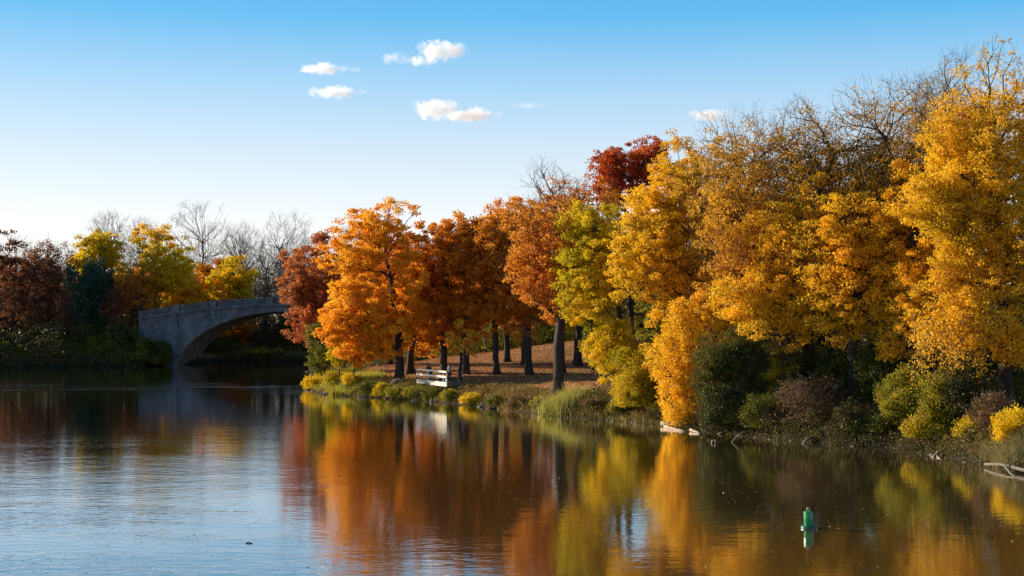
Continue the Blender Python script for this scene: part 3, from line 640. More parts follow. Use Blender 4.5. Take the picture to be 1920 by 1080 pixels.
T('cottonwood_tree', 'tallest yellow tree, at the right edge, with open top branches', 1890, 92, 88, 1720, 2010, 620, 'yellow', seed=129, nl=40, lobe=0.26, ls=0.18, spread=0.6, ncl=1050, nlf=36, rt=0.45, rtip=0.014, twigs=1, twig_len=1.1, twig_r=0.012, top_bare=0.3, extra=[(1715, 1850, 190, 340, 170), (1670, 1800, 330, 470, 190), (1700, 1870, 440, 675, 300), (1850, 1930, 560, 700, 80)], vines=[(1700, 1830, 580, 700, 60, 'yellow')], lean=(-0.5, 0))
T('cottonwood_tree', 'golden tree half cut off by the right edge of the photo', 2060, 95, 110, 1900, 2200, 640, 'gold_tan', seed=130, nl=26, lobe=0.30, ls=0.2, spread=0.55, ncl=500, nlf=45, rt=0.42, rtip=0.014)
T('maple_tree', 'golden tree between the vine curtain and the tallest yellow tree', 1715, 96, 300, 1625, 1805, 700, 'yellow', seed=131, nl=28, lobe=0.30, ls=0.18, spread=0.52, ncl=420, nlf=48, rt=0.45, rtip=0.014, fork=5)
G5 = 'thicket under the right-hand wood'
SHR = dict(cat='shrub', group=G5, ls=0.15, rtip=0.012, part=('stem', 'foliage'), spread=0.55, nl=22, lobe=0.32, flat=0.8)
T('green_shrub', 'large dark green shrub right of the golden drooping branches', 1385, 102.5, 612, 1300, 1460, 815, 'darkgreen', seed=140, ncl=520, nlf=42, rt=0.2, twigs=1, twig_len=1.0, twig_r=0.01, extra=[(1420, 1500, 640, 800, 120)], **SHR)
T('green_shrub', 'tall dark green thicket in the middle of the right bank', 1560, 103, 600, 1455, 1680, 812, 'darkgreen', seed=141, ncl=480, nlf=60, rt=0.2, **SHR)
T('green_shrub', 'dark green thicket behind the olive bushes', 1840, 96, 600, 1760, 1960, 800, 'darkgreen', seed=142, ncl=380, nlf=60, rt=0.2, **SHR)
T('green_shrub', 'dark green thicket filling the gap left of the olive bushes', 1655, 98, 640, 1590, 1730, 822, 'darkgreen', seed=143, ncl=300, nlf=60, rt=0.2, **SHR)
T('twiggy_shrub', 'dark leafless shrub with a few gold leaves at the waterline', 1505, 97.5, 705, 1435, 1580, 815, 'drybrown', seed=144, ncl=330, nlf=8, rt=0.1, twigs=2, twig_len=0.8, twig_r=0.01, bark=TWIG, **SHR)
for i, (px, d, top, cl, cr, pal, n_, nf, lab) in enumerate([
    (1345, 102.5, 735, 1310, 1395, 'shade', 130, 30, 'low dull shrub at the waterline right of the log pile'),
    (1428, 99.6, 745, 1385, 1470, 'green', 150, 36, 'low green shrub dipping over the water in front of the big dark green shrub'),
    (1590, 94.5, 752, 1545, 1640, 'shade', 150, 32, 'low dark bush right of the leafless shrub'),
    (1640, 93.2, 770, 1605, 1675, 'darkgreen', 110, 34, 'small dark green bush at the left foot of the olive pair'),
    (1735, 89.8, 775, 1695, 1790, 'olive_gold', 110, 30, 'low yellowish bush in front of the olive pair'),
    (1800, 90, 660, 1750, 1870, 'shade', 220, 32, 'dull green and brown thicket behind the olive pair'),
    (1462, 101, 660, 1425, 1500, 'olive_gold', 120, 24, 'thin gold-leaved shrub beside the big dark green shrub'),
    (1625, 100, 690, 1580, 1690, 'olive_gold', 140, 22, 'sparse gold-leaved shrub in the dark gap left of the olive pair'),
    (1190, 114.5, 700, 1150, 1235, 'shade', 120, 28, 'dull weedy shrub at the bank left of the golden drooping branches')]):
    T('thicket_shrub', lab, px, d, top, cl, cr, HOR+(CAM_H-0.1)*FPX/d, pal, seed=170+i, ncl=n_, nlf=nf, rt=0.06, twigs=1, twig_len=0.8, twig_r=0.009, bark=TWIG, **SHR)
T('willow_shrub', 'yellow-green bush where the lawn meets the wooded bank', 1210, 113.5, 640, 1145, 1265, 785, 'olive_gold', seed=145, ncl=330, nlf=55, rt=0.12, **SHR)
T('willow_shrub', 'bright yellow-green sapling bush left of the golden branches', 1150, 117, 590, 1095, 1195, 712, 'yellowgreen', seed=146, ncl=160, nlf=42, rt=0.08, **SHR)
T('olive_shrub', 'round olive bush overhanging the water, left of a pair', 1697, 92.6, 690, 1650, 1745, 818, 'olive', seed=147, ncl=260, nlf=52, rt=0.1, **SHR)
T('olive_shrub', 'grey-green bush overhanging the water, right of a pair', 1768, 90.5, 688, 1722, 1822, 822, 'olive', seed=148, ncl=280, nlf=52, rt=0.1, **SHR)
T('yellow_shrub', 'small gold-leaved bush right of the olive pair', 1822, 86, 772, 1790, 1852, 850, 'olive_gold', seed=149, ncl=110, nlf=40, rt=0.06, **SHR)
T('twiggy_shrub', 'brown twiggy shrub left of the yellow corner bush', 1862, 84.5, 715, 1820, 1905, 860, 'drybrown', seed=150, ncl=200, nlf=14, rt=0.06, twigs=2, twig_len=0.7, twig_r=0.008, bark=TWIG, **SHR)
T('yellow_shrub', 'bright yellow bush at the lower right edge', 1902, 81, 770, 1862, 1960, 850, 'yellowgreen', seed=151, ncl=170, nlf=45, rt=0.06, **SHR)
T('green_shrub', 'dark green thicket under the golden tree behind the drooping branches', 1262, 116, 600, 1190, 1330, 780, 'green', seed=152, ncl=300, nlf=50, rt=0.15, **SHR)

# ------------------------------------------------------------------ the stone bridge
def concrete():
    m, t, o = new_mat('weathered_concrete')
    tc = N(t, 'ShaderNodeTexCoord')
    def noise(sc, stretch=(1,1,1), det=6, rough=0.6):
        mp = N(t, 'ShaderNodeMapping'); mp.inputs['Scale'].default_value = stretch; t.links.new(tc.outputs['Object'], mp.inputs[0])
        n = N(t, 'ShaderNodeTexNoise'); n.inputs['Scale'].default_value = sc; n.inputs['Detail'].default_value = det; n.inputs['Roughness'].default_value = rough
        t.links.new(mp.outputs[0], n.inputs['Vector']); return n.outputs[0]
    base = ramp(t, [(0.3, (0.075,0.075,0.078)), (0.5, (0.14,0.142,0.145)), (0.72, (0.22,0.222,0.225))]); t.links.new(noise(0.7), base.inputs[0])
    st = ramp(t, [(0.42, (0,0,0)), (0.66, (0.55,)*3)]); t.links.new(noise(0.5, (1.2,1.2,0.45)), st.inputs[0])
    mx = N(t, 'ShaderNodeMix', data_type='RGBA'); t.links.new(st.outputs[0], mx.inputs[0]); t.links.new(base.outputs[0], mx.inputs[6]); mx.inputs[7].default_value = (0.075,0.068,0.058,1)
    sp = ramp(t, [(0.62, (0,0,0)), (0.70, (0.7,)*3)]); t.links.new(noise(0.45, (1,1,2.5), 8, 0.7), sp.inputs[0])
    m2 = N(t, 'ShaderNodeMix', data_type='RGBA'); t.links.new(sp.outputs[0], m2.inputs[0]); t.links.new(mx.outputs[2], m2.inputs[6]); m2.inputs[7].default_value = (0.42,0.41,0.39,1)
    p = N(t, 'ShaderNodeBsdfPrincipled'); p.inputs['Roughness'].default_value = 0.9; p.inputs['Specular IOR Level'].default_value = 0.2
    t.links.new(m2.outputs[2], p.inputs['Base Color'])
    b = N(t, 'ShaderNodeBump'); b.inputs['Strength'].default_value = 0.6; b.inputs['Distance'].default_value = 0.08; t.links.new(noise(2.2, (1,1,1.6)), b.inputs['Height'])
    t.links.new(b.outputs[0], p.inputs['Normal']); t.links.new(p.outputs[0], o.inputs[0]); return m
CONC = concrete()
def build_bridge():
    th = radians(-5); crown = (550-960)/FPX*236
    root = empty('arch_bridge', (crown, 236.5, 0), 'old weathered concrete arch bridge with balustrade crossing the channel', 'bridge', rz=th)
    HS = 20.6; RISE = 9.1; Wd = 12.0; X0 = -26.5; X1 = 36.0
    def top(x): return 11.4 - 1.25 - 0.0034*x*x if abs(x) < 27 else 11.4-1.25-0.0034*27*27 - 0.06*(abs(x)-27)
    def intr(x):
        if abs(x) >= HS: return -1.5
        return -1.5 + (RISE+1.5)*(1-(abs(x)/HS)**2.25)**0.56
    xs = [X0 + i*1.0 for i in range(int((-HS-X0)))] + [-HS*math.cos(pi*i/48) for i in range(49)] + [HS + (X1-HS)*i/15 for i in range(1, 16)]
    V = []; F = []
    for x in xs: V += [(x, 0, intr(x)), (x, 0, top(x)), (x, Wd, top(x)), (x, Wd, intr(x))]
    for i in range(len(xs)-1):
        a = i*4; b = a+4
        for p, q in ((0,1),(1,2),(2,3),(3,0)): F.append((a+p, b+p, b+q, a+q))
    F.append((0,1,2,3)); e = (len(xs)-1)*4; F.append((e+3,e+2,e+1,e))
    m = MB(); m.add(V, F); m.build('arch_body', CONC, root)
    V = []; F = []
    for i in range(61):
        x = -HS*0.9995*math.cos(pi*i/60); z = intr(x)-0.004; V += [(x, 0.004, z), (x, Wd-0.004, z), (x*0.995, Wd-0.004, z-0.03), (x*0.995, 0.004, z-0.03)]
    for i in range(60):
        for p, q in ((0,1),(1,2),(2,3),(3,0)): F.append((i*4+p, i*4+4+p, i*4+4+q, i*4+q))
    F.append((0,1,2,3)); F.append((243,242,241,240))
    m = MB(); m.add(V, F); m.build('soffit', rough_mat('soffit_bounce_tint', (0.20,0.11,0.07), (0.50,0.32,0.22), 0.8, bump=0.3, detail=8), root)  # warm, lighter concrete tone with sunlight bounced off the water painted in
    # raised arch ring on both faces
    for y0, y1 in ((-0.12, -0.003), (Wd+0.003, Wd+0.12)):
        V = []; F = []; n = 41
        for i in range(n):
            x = -HS*math.cos(pi*i/(n-1))*0.999; zi = intr(x) + 0.01; d = 0.75
            xo = x*1.03; zo = min(intr(x)+d*(1 if abs(x) < 16 else 0.6+0.4*(HS-abs(x))/4.6), top(x)-0.2)
            V += [(x,y0,zi),(xo,y0,zo),(xo,y1,zo),(x,y1,zi)]
        for i in range(n-1):
            a = i*4; b = a+4
            for p, q in ((0,1),(1,2),(2,3),(3,0)): F.append((a+p,b+p,b+q,a+q))
        F.append((0,1,2,3)); F.append(((n-1)*4+3,(n-1)*4+2,(n-1)*4+1,(n-1)*4))
        m = MB(); m.add(V, F); m.build('arch_ring', CONC, root)
    step = 1.0; n = int((X1-X0)/step)
    for yf, sgn in ((0.0, -1), (Wd, 1)):
        c = MB(); r = MB(); bl = MB()
        for i in range(n):
            a = X0+i*step; b = a+step; za, zb = top(a), top(b)
            c.bar((a, yf+sgn*0.14, za-0.02), (b, yf+sgn*0.14, zb-0.02), 0.5, 0.30)
            r.bar((a, yf-sgn*0.10, za+0.20), (b, yf-sgn*0.10, zb+0.20), 0.42, 0.16)
            r.bar((a, yf-sgn*0.10, za+1.16), (b, yf-sgn*0.10, zb+1.16), 0.46, 0.20)
            for k in range(3):
                x = a+step*(k+0.5)/3; z = top(x)
                bl.add([(x-0.10,yf-sgn*0.10-0.1,z+0.25),(x+0.10,yf-sgn*0.10-0.1,z+0.25),(x+0.10,yf-sgn*0.10+0.1,z+0.25),(x-0.10,yf-sgn*0.10+0.1,z+0.25),
                        (x-0.10,yf-sgn*0.10-0.1,z+1.08),(x+0.10,yf-sgn*0.10-0.1,z+1.08),(x+0.10,yf-sgn*0.10+0.1,z+1.08),(x-0.10,yf-sgn*0.10+0.1,z+1.08)],
                        [(0,3,2,1),(4,5,6,7),(0,1,5,4),(1,2,6,5),(2,3,7,6),(3,0,4,7)])
        c.build('cornice', CONC, root); r.build('parapet_rail', CONC, root); tag(bl.build('baluster_row', CONC, root))
        for x in (-20.2, -13.7, -4.0, 4.0, 13.7, 20.2, 27.5):
            p = MB(); w = 0.55 if abs(x) < 15 else 0.7
            p.box(x-w, x+w, min(yf+sgn*0.42, yf-sgn*0.33), max(yf+sgn*0.42, yf-sgn*0.33), top(x)-0.12, top(x)+1.34); p.build('parapet_pier', CONC, root)
            lo = max(intr(x)+0.9, 0.3)
            if top(x)-0.25-lo > 0.5:
                q = MB(); q.box(x-0.45, x+0.45, min(yf, yf+sgn*0.25)+(-0.0 if sgn < 0 else 0.003), max(yf, yf+sgn*0.25)-(0.003 if sgn < 0 else 0), lo, top(x)-0.2); q.build('pilaster', CONC, root)
build_bridge()

# ------------------------------------------------------------------ viewing platform and the two people
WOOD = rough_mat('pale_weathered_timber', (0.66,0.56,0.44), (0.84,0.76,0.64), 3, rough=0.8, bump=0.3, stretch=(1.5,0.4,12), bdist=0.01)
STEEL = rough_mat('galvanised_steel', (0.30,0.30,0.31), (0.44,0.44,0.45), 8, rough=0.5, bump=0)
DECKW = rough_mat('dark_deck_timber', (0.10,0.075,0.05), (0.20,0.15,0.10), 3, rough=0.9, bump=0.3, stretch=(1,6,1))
A = Vector((-9.74, 146.0, 1.90)); ang = math.atan2(-6.75, 3.37); LEN = 7.54; WID = 2.6
plat = empty('viewing_platform', A, 'small railed timber viewing platform jutting over the lake bank', 'platform', rz=ang)
# local x runs along the lit side towards the camera, local y towards the land
for k in range(29):
    pass
d = MB()
for k in range(40):
    x0 = k*LEN/40; d.box(x0+0.008, x0+LEN/40-0.008, 0.06, WID-0.06, -0.06, 0.0)
d.build('deck', DECKW, plat)
b = MB()
for yy in (0.3, WID/2, WID-0.3): b.box(0.1, LEN-0.1, yy-0.07, yy+0.07, -0.42, -0.064)
b.build('joist', DECKW, plat)
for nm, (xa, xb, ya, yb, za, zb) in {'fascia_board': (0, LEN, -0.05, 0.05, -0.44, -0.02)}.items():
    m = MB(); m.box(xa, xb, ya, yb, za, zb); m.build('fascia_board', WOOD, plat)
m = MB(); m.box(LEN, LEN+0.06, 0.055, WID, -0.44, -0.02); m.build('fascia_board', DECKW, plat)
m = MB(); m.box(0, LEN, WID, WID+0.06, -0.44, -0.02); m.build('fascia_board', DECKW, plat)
def rails(p, q, mat, hh=None):
    for z, h in ((1.0, hh or 0.17), (0.50, hh or 0.19)):
        m = MB(); m.bar((p[0], p[1], z), (q[0], q[1], z), 0.06, h); m.build('rail', mat, plat)
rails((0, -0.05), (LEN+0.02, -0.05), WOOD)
SHADED_STEEL = rough_mat('shaded_steel', (0.03,0.03,0.032), (0.07,0.07,0.075), 8, rough=0.6, bump=0)  # darker steel, shade of the unlit rail sides put into its colour
rails((LEN+0.02, 0.0), (LEN+0.02, WID), SHADED_STEEL, 0.05)
rails((LEN-0.02, WID+0.1), (2.0, WID+0.1), SHADED_STEEL, 0.05)
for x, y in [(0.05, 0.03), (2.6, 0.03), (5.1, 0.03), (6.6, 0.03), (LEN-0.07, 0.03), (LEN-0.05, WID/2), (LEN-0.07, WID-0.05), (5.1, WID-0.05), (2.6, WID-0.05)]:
    m = MB(); m.box(x-0.035, x+0.035, y-0.03+0.01, y+0.04, -0.01, 0.97); m.build('post', STEEL if y < 0.1 else SHADED_STEEL, plat)
for x, y, w in ((3.3, 0.5, 0.55), (6.9, 1.9, 0.35)):
    m = MB(); m.box(x-w, x+w, y-0.4, y+0.4, -2.9, -0.43); m.build('concrete_pier', CONC, plat, bevel=0.04)

CLOTH_DARK = rough_mat('dark_cloth', (0.012,0.012,0.016), (0.03,0.03,0.036), 20, bump=0.2)
CLOTH_GREY = rough_mat('grey_cloth', (0.10,0.105,0.115), (0.17,0.175,0.19), 20, bump=0.2)
JEANS = rough_mat('dark_trousers', (0.014,0.016,0.024), (0.03,0.034,0.045), 20, bump=0.2)
SKIN = rough_mat('skin', (0.42,0.24,0.16), (0.52,0.31,0.21), 12, rough=0.55, bump=0)
HAIR = rough_mat('dark_hair', (0.010,0.008,0.007), (0.03,0.022,0.018), 30, bump=0.4)
def skin_mesh(name, V, E, R, mat, parent, sub=2):
    me = bpy.data.meshes.new(name); me.from_pydata(V, E, []); o = bpy.data.objects.new(name, me); COL.objects.link(o)
    md = o.modifiers.new('s', 'SKIN'); md.use_smooth_shade = True
    for i, r in enumerate(R): me.skin_vertices[0].data[i].radius = (r, r) if isinstance(r, (int, float)) else r
    me.skin_vertices[0].data[0].use_root = True
    su = o.modifiers.new('d', 'SUBSURF'); su.levels = sub; su.render_levels = sub
    dg = bpy.context.evaluated_depsgraph_get(); nm = bpy.data.meshes.new_from_object(o.evaluated_get(dg))
    bpy.data.objects.remove(o); nm.name = name; nm.materials.clear()
    for p in nm.polygons: p.use_smooth = True
    return link(name, nm, mat, parent)
def person(loc, rz, label, J, jacket, trousers):
    root = empty('person', loc, label, 'person', rz=rz)
    V = []; E = []; R = []
    def v(p, r, par=None):
        V.append(p); R.append(r)
        if par is not None: E.append((par, len(V)-1))
        return len(V)-1
    pel = v(J['pelvis'], (0.15, 0.11)); ch = v(J['chest'], (0.17, 0.12), pel); nk = v(J['neck'], 0.055, ch)
    hd = v(J['head'], (0.075, 0.09), nk); tp = v(J['crown'], (0.06, 0.07), hd)
    f = (Vector(J['face'])-Vector(J['head'])); nose = v(tuple(Vector(J['head'])+f*1.0), 0.018, hd)
    hands = []
    for s in ('l', 'r'):
        sh = v(J['sh'+s], 0.062, ch); el = v(J['el'+s], 0.045, sh); wr = v(J['wr'+s], 0.028, el)
        pal = v(J['pa'+s], (0.038, 0.018), wr); hands.append((pal, s))
        hp = v(J['hip'+s], 0.095, pel); kn = v(J['kn'+s], 0.062, hp); an = v(J['an'+s], 0.040, kn); toe = v(J['toe'+s], 0.038, an)
    for pal, s in hands:
        P = Vector(V[pal]); D = (P-Vector(J['wr'+s])).normalized(); Sd = D.cross(Vector((0, 0, 1))).normalized()
        for k in range(4):
            off = Sd*(k-1.5)*0.021; l = (0.034, 0.04, 0.037, 0.028)[k]
            a = v(tuple(P+D*0.045+off), 0.009, pal); b_ = v(tuple(P+D*(0.045+l)+off+Vector((0,0,-0.01))), 0.008, a); v(tuple(P+D*(0.045+l*1.5)+off+Vector((0,0,-0.035))), 0.007, b_)
        sg = 1 if s == 'l' else -1
        a = v(tuple(P-D*0.01-Sd*sg*0.04), 0.011, pal); v(tuple(P+D*0.03-Sd*sg*0.06), 0.009, a)
    skin_mesh('body', V, E, R, SKIN, root)
    j = ['pelvis', 'chest', 'neckb', 'shl', 'ell', 'wrl', 'shr', 'elr', 'wrr']; J['neckb'] = tuple(Vector(J['chest'])*0.25+Vector(J['neck'])*0.75)
    skin_mesh('jacket', [J[k] for k in j], [(0,1),(1,2),(1,3),(3,4),(4,5),(1,6),(6,7),(7,8)], [(0.19,0.15),(0.205,0.155),0.09,0.085,0.066,0.05,0.085,0.066,0.05], jacket, root)
    j = ['pelvis', 'hipl', 'knl', 'anl', 'hipr', 'knr', 'anr']
    skin_mesh('trousers', [J[k] for k in j], [(0,1),(1,2),(2,3),(0,4),(4,5),(5,6)], [(0.165,0.125),0.11,0.078,0.062,0.11,0.078,0.062], trousers, root)
    for s in 'lr':
        a = Vector(J['an'+s]); t_ = Vector(J['toe'+s]); skin_mesh('shoe', [tuple(a+Vector((0,0,-0.02))), tuple(t_), tuple(a-(t_-a)*0.25+Vector((0,0,-0.04)))], [(0,1),(0,2)], [0.05,0.045,0.045], HAIR, root, 1)
    h = Vector(J['head']); c = Vector(J['crown']); bk = -f.normalized()
    skin_mesh('hair', [tuple(h+(c-h)*0.6+bk*0.035), tuple(c+bk*0.02+Vector((0,0,0.02))), tuple(h+bk*0.06)], [(0,1),(0,2)], [(0.09,0.10),(0.075,0.08),0.075], HAIR, root)
    return root
def platpt(u, w): 
    return (A.x + cos(ang)*u - sin(ang)*w, A.y + sin(ang)*u + cos(ang)*w, A.z)
# facing local +y ; rail lies in front at y = +0.45
lean = dict(pelvis=(0,-0.10,0.93), chest=(0,0.14,1.28), neck=(0,0.25,1.42), head=(0,0.32,1.50), crown=(0,0.34,1.61), face=(0,0.43,1.48),
  shl=(-0.19,0.18,1.34), ell=(-0.24,0.38,1.10), wrl=(-0.08,0.52,1.10), pal=(0.0,0.55,1.09),
  shr=(0.19,0.18,1.34), elr=(0.24,0.38,1.10), wrr=(0.10,0.50,1.12), par=(0.02,0.56,1.12),
  hipl=(-0.10,-0.10,0.86), knl=(-0.12,-0.06,0.48), anl=(-0.12,-0.16,0.09), toel=(-0.14,0.02,0.04),
  hipr=(0.10,-0.10,0.86), knr=(0.13,0.04,0.47), anr=(0.13,-0.02,0.09), toer=(0.15,0.15,0.04))
stand = dict(pelvis=(0,0,0.97), chest=(0,0.02,1.36), neck=(0,0.03,1.52), head=(0,0.06,1.62), crown=(0,0.05,1.73), face=(0,0.17,1.61),
  shl=(-0.19,0.02,1.42), ell=(-0.26,0.06,1.13), wrl=(-0.20,0.28,1.05), pal=(-0.18,0.36,1.05),
  shr=(0.19,0.02,1.42), elr=(0.25,0.0,1.14), wrr=(0.24,0.13,0.92), par=(0.23,0.17,0.84),
  hipl=(-0.10,0,0.89), knl=(-0.11,0.03,0.50), anl=(-0.12,-0.02,0.09), toel=(-0.15,0.15,0.04),
  hipr=(0.10,0,0.89), knr=(0.12,0.05,0.50), anr=(0.13,0.04,0.09), toer=(0.16,0.21,0.04))
out_n = ang + pi      # rotates local +y onto the lake side
person(platpt(2.2, 0.52), out_n, 'person in dark jacket leaning on the platform rail, on the left', lean, CLOTH_DARK, JEANS)
person(platpt(6.75, 0.62), out_n+0.3, 'person in grey and dark clothes standing at the right end of the rail', stand, CLOTH_GREY, JEANS)
WHITE = rough_mat('white_plastic', (0.70,0.69,0.66), (0.8,0.79,0.77), 6, rough=0.6, bump=0.1)
m = MB(); m.lathe([(0.03,0),(0.11,0.01),(0.13,0.14),(0.11,0.27),(0.04,0.33),(0.05,0.36)], 12, platpt(6.9, 0.25)); m.tube([platpt(6.9,0.2)[:2]+(2.23,), platpt(6.9,0.25)[:2]+(2.34,), platpt(6.9,0.3)[:2]+(2.23,)], [0.008]*3, 5)
tag(m.build('carrier_bag', WHITE, smooth=True), 'small white bag on the platform deck by the right-hand person', 'bag')

# ------------------------------------------------------------------ buoy
def paint(name, c, rough=0.45):
    m, t, o = new_mat(name); tc = N(t, 'ShaderNodeTexCoord'); n = N(t, 'ShaderNodeTexNoise'); n.inputs['Scale'].default_value = 7; n.inputs['Detail'].default_value = 8
    t.links.new(tc.outputs['Object'], n.inputs['Vector']); r = ramp(t, [(0.3, tuple(q*0.7 for q in c)), (0.6, c), (0.8, tuple(min(q*1.25+0.02, 1) for q in c))]); t.links.new(n.outputs[0], r.inputs[0])
    p = N(t, 'ShaderNodeBsdfPrincipled'); p.inputs['Roughness'].default_value = rough; t.links.new(r.outputs[0], p.inputs['Base Color']); t.links.new(p.outputs[0], o.inputs[0]); return m
GREEN = paint('green_buoy_plastic', (0.012,0.24,0.07), 0.28); DGREEN = paint('dark_green_float', (0.010,0.07,0.045), 0.35); PALE = paint('scuffed_pale_metal', (0.55,0.54,0.5))
by = empty('channel_buoy', at(1515, 989, 56.8)[:2]+(0,), 'green can buoy floating alone on the open water', 'buoy'); by.rotation_euler = (0.0, radians(-2.5), 0.3)
m = MB(); m.lathe([(0.18,0.10),(0.188,0.13),(0.186,0.36),(0.192,0.38),(0.192,0.41),(0.185,0.43),(0.185,0.65),(0.180,0.665),(0.05,0.67)], 40); m.build('can', GREEN, by, True)
m = MB(); m.lathe([(0.24,-0.14),(0.315,-0.10),(0.33,-0.04),(0.33,0.075),(0.31,0.115),(0.185,0.125)], 40); m.build('float_collar', DGREEN, by, True)
m = MB(); m.tube([(-0.055,0,0.66),(-0.055,0,0.76),(-0.035,0,0.81),(0,0,0.83),(0.035,0,0.81),(0.055,0,0.76),(0.055,0,0.66)], [0.014]*7, 8); m.build('lifting_eye', PALE, by, True)

# ------------------------------------------------------------------ the banks: boulder, stones, logs, plants
ROCK = rough_mat('dark_stone', (0.035,0.028,0.022), (0.09,0.075,0.06), 4, bump=0.8, c3=(0.15,0.125,0.10))
ROCKP = rough_mat('pale_stone', (0.10,0.08,0.06), (0.30,0.25,0.20), 4, bump=0.8)
DRIFT = rough_mat('bleached_driftwood', (0.14,0.10,0.07), (0.48,0.39,0.29), 5, stretch=(3,3,3), bump=0.6)
def rock_mesh(name, seed, sx, sy, sz):
    bm = bmesh.new(); bmesh.ops.create_icosphere(bm, subdivisions=3, radius=1); r = random.Random(seed)
    pl = [(Vector((r.gauss(0,1), r.gauss(0,1), r.gauss(0,1))).normalized(), r.uniform(0.62, 0.9)) for _ in range(12)]
    for v in bm.verts:
        c = v.co.copy()
        for n_, d_ in pl:
            k = c.dot(n_)
            if k > d_: c -= n_*(k-d_)*0.85
        c *= 1+0.05*math.sin(c.x*7+seed)*math.sin(c.y*6)*math.sin(c.z*8+1); v.co = (c.x*sx, c.y*sy, c.z*sz)
    me = bpy.data.meshes.new(name); bm.to_mesh(me); bm.free(); return me
p = at(748, 712, 147); z = hz(p[0], p[1])
o = link('boulder', rock_mesh('boulder', 3, 0.85, 0.7, 0.50), ROCK); o.location = (p[0], p[1], z+0.22)
tag(o, 'large dark boulder on the grass left of the platform', 'boulder')
protos = [link('shore_stone', rock_mesh('shore_stone', 10+i, 0.3, 0.24, 0.2), ROCKP if i % 2 else ROCK) for i in range(4)]
rr = random.Random(5); seg = right_shore[4:]; made = 0
def along(t):
    tot = [math.dist(seg[i], seg[i+1]) for i in range(len(seg)-1)]; d = t*sum(tot)
    for i, l_ in enumerate(tot):
        if d <= l_:
            f = d/l_; x = seg[i][0]*(1-f)+seg[i+1][0]*f; y = seg[i][1]*(1-f)+seg[i+1][1]*f
            nx_ = (seg[i+1][1]-seg[i][1])/l_; ny_ = -(seg[i+1][0]-seg[i][0])/l_
            return x, y, nx_, ny_
        d -= l_
    return (*seg[-1], 1, 0)
for i in range(64):
    t_ = rr.random(); x, y, a, b = along(t_); off = rr.uniform(-0.5, 0.6); x += a*off; y += b*off
    q = protos[i] if i < 4 else protos[i % 4].copy()
    if i >= 4: COL.objects.link(q)
    sc = rr.uniform(0.3, 0.9) if y < 125 else rr.uniform(0.5, 1.4)
    q.scale = (sc, sc*rr.uniform(0.7, 1.2), sc*rr.uniform(0.6, 1)); q.rotation_euler = (rr.uniform(-.3, .3), rr.uniform(-.3, .3), rr.uniform(0, 6))
    q.location = (x, y, max(hz(x, y), -0.05)+0.02*sc)
    tag(q, 'small stone lying along the right-hand waterline', 'stone', 'stones along the waterline')
def log(name, pts, r0, r1, label, cat='log', group=None, mat=DRIFT, branches=()):
    m = MB(); n = len(pts); P = []
    for i in range(n-1):
        for f in (0, .5): P.append(Vector(pts[i]).lerp(Vector(pts[i+1]), f) + Vector((0, 0, rr.uniform(-.2, .2)*r0)))
    P.append(Vector(pts[-1])); m.tube(P, [(r0+(r1-r0)*i/(len(P)-1))*rr.uniform(0.85, 1.12) for i in range(len(P))], 9)
    for bpts, b0, b1 in branches: m.tube(bpts, [b0+(b1-b0)*i/(len(bpts)-1) for i in range(len(bpts))], 6)
    return tag(m.build(name, mat, smooth=True), label, cat, group)
def gp(px, py, dz=0.0):     # a point on the water surface, raised by dz
    x, y = wl(px, py); return (x, y, dz)
GL = 'bleached logs at the waterline'
log('driftwood_log', [gp(1240,799,0.25), gp(1262,801,0.22), gp(1282,800,0.3)], 0.16, 0.12, 'pale log lying highest on the bank under the golden branches', group=GL)
log('driftwood_log', [gp(1246,802,0.1), gp(1266,806,0.05), gp(1284,809,0.02)], 0.15, 0.1, 'pale log half in the water, left end of the log pile', group=GL)
log('driftwood_log', [gp(1284,804,0.3), gp(1300,806,0.22), gp(1316,807,0.15)], 0.2, 0.12, 'thick pale log forming the right end of the log pile', group=GL, branches=[([gp(1310,808,0.15), gp(1320,808,0.4), gp(1323,810,0.3), gp(1318,812,0.0)], 0.06, 0.04)])
log('driftwood_log', [gp(1294,809,0.12), gp(1304,811,0.08), gp(1312,813,0.0)], 0.13, 0.08, 'short stubby log dipping into the water at the log pile', group=GL)
log('branch_in_water', [gp(1370,829,-0.05), gp(1378,828,0.28), gp(1393,829,0.75)], 0.045, 0.02, 'thin pale stick rising slantwise out of the water', 'branch')
log('branch_in_water', [gp(1333,831,-0.05), gp(1335,830,0.18), gp(1339,830,0.20), gp(1342,831,-0.03)], 0.05, 0.04, 'small looped twig poking from the water near the log pile', 'branch')
log('driftwood_log', [gp(1505,831,0.0), gp(1512,829,0.22), gp(1520,828,0.35)], 0.09, 0.05, 'short pale stub below the dark leafless shrub', 'log', group=GL)
log('driftwood_log', [gp(1748,857,0.0), gp(1760,854,0.22), gp(1782,852,0.26)], 0.12, 0.07, 'pale curved log on the bank under the olive bushes', group=GL, branches=[([gp(1752,856,0.1), gp(1758,858,0.02), gp(1764,862,-0.03)], 0.06, 0.03)])
log('fallen_branch', [gp(1845,875,0.15), gp(1875,880,0.3), gp(1905,886,0.25), gp(1935,892,0.2)], 0.07, 0.12, 'dark fallen branch at the lower right edge of the bank', 'branch', mat=BARK_PALE, branches=[([gp(1880,881,0.3), gp(1892,890,0.1), gp(1905,896,0.0)], 0.06, 0.04), ([gp(1890,884,0.3), gp(1900,874,0.7)], 0.05, 0.02)])
log('floating_stick', [gp(463,1018,0.0), gp(468,1017,0.035), gp(474,1018,0.0)], 0.03, 0.02, 'tiny dark stick floating on the open water at lower left', 'stick', mat=BARK)

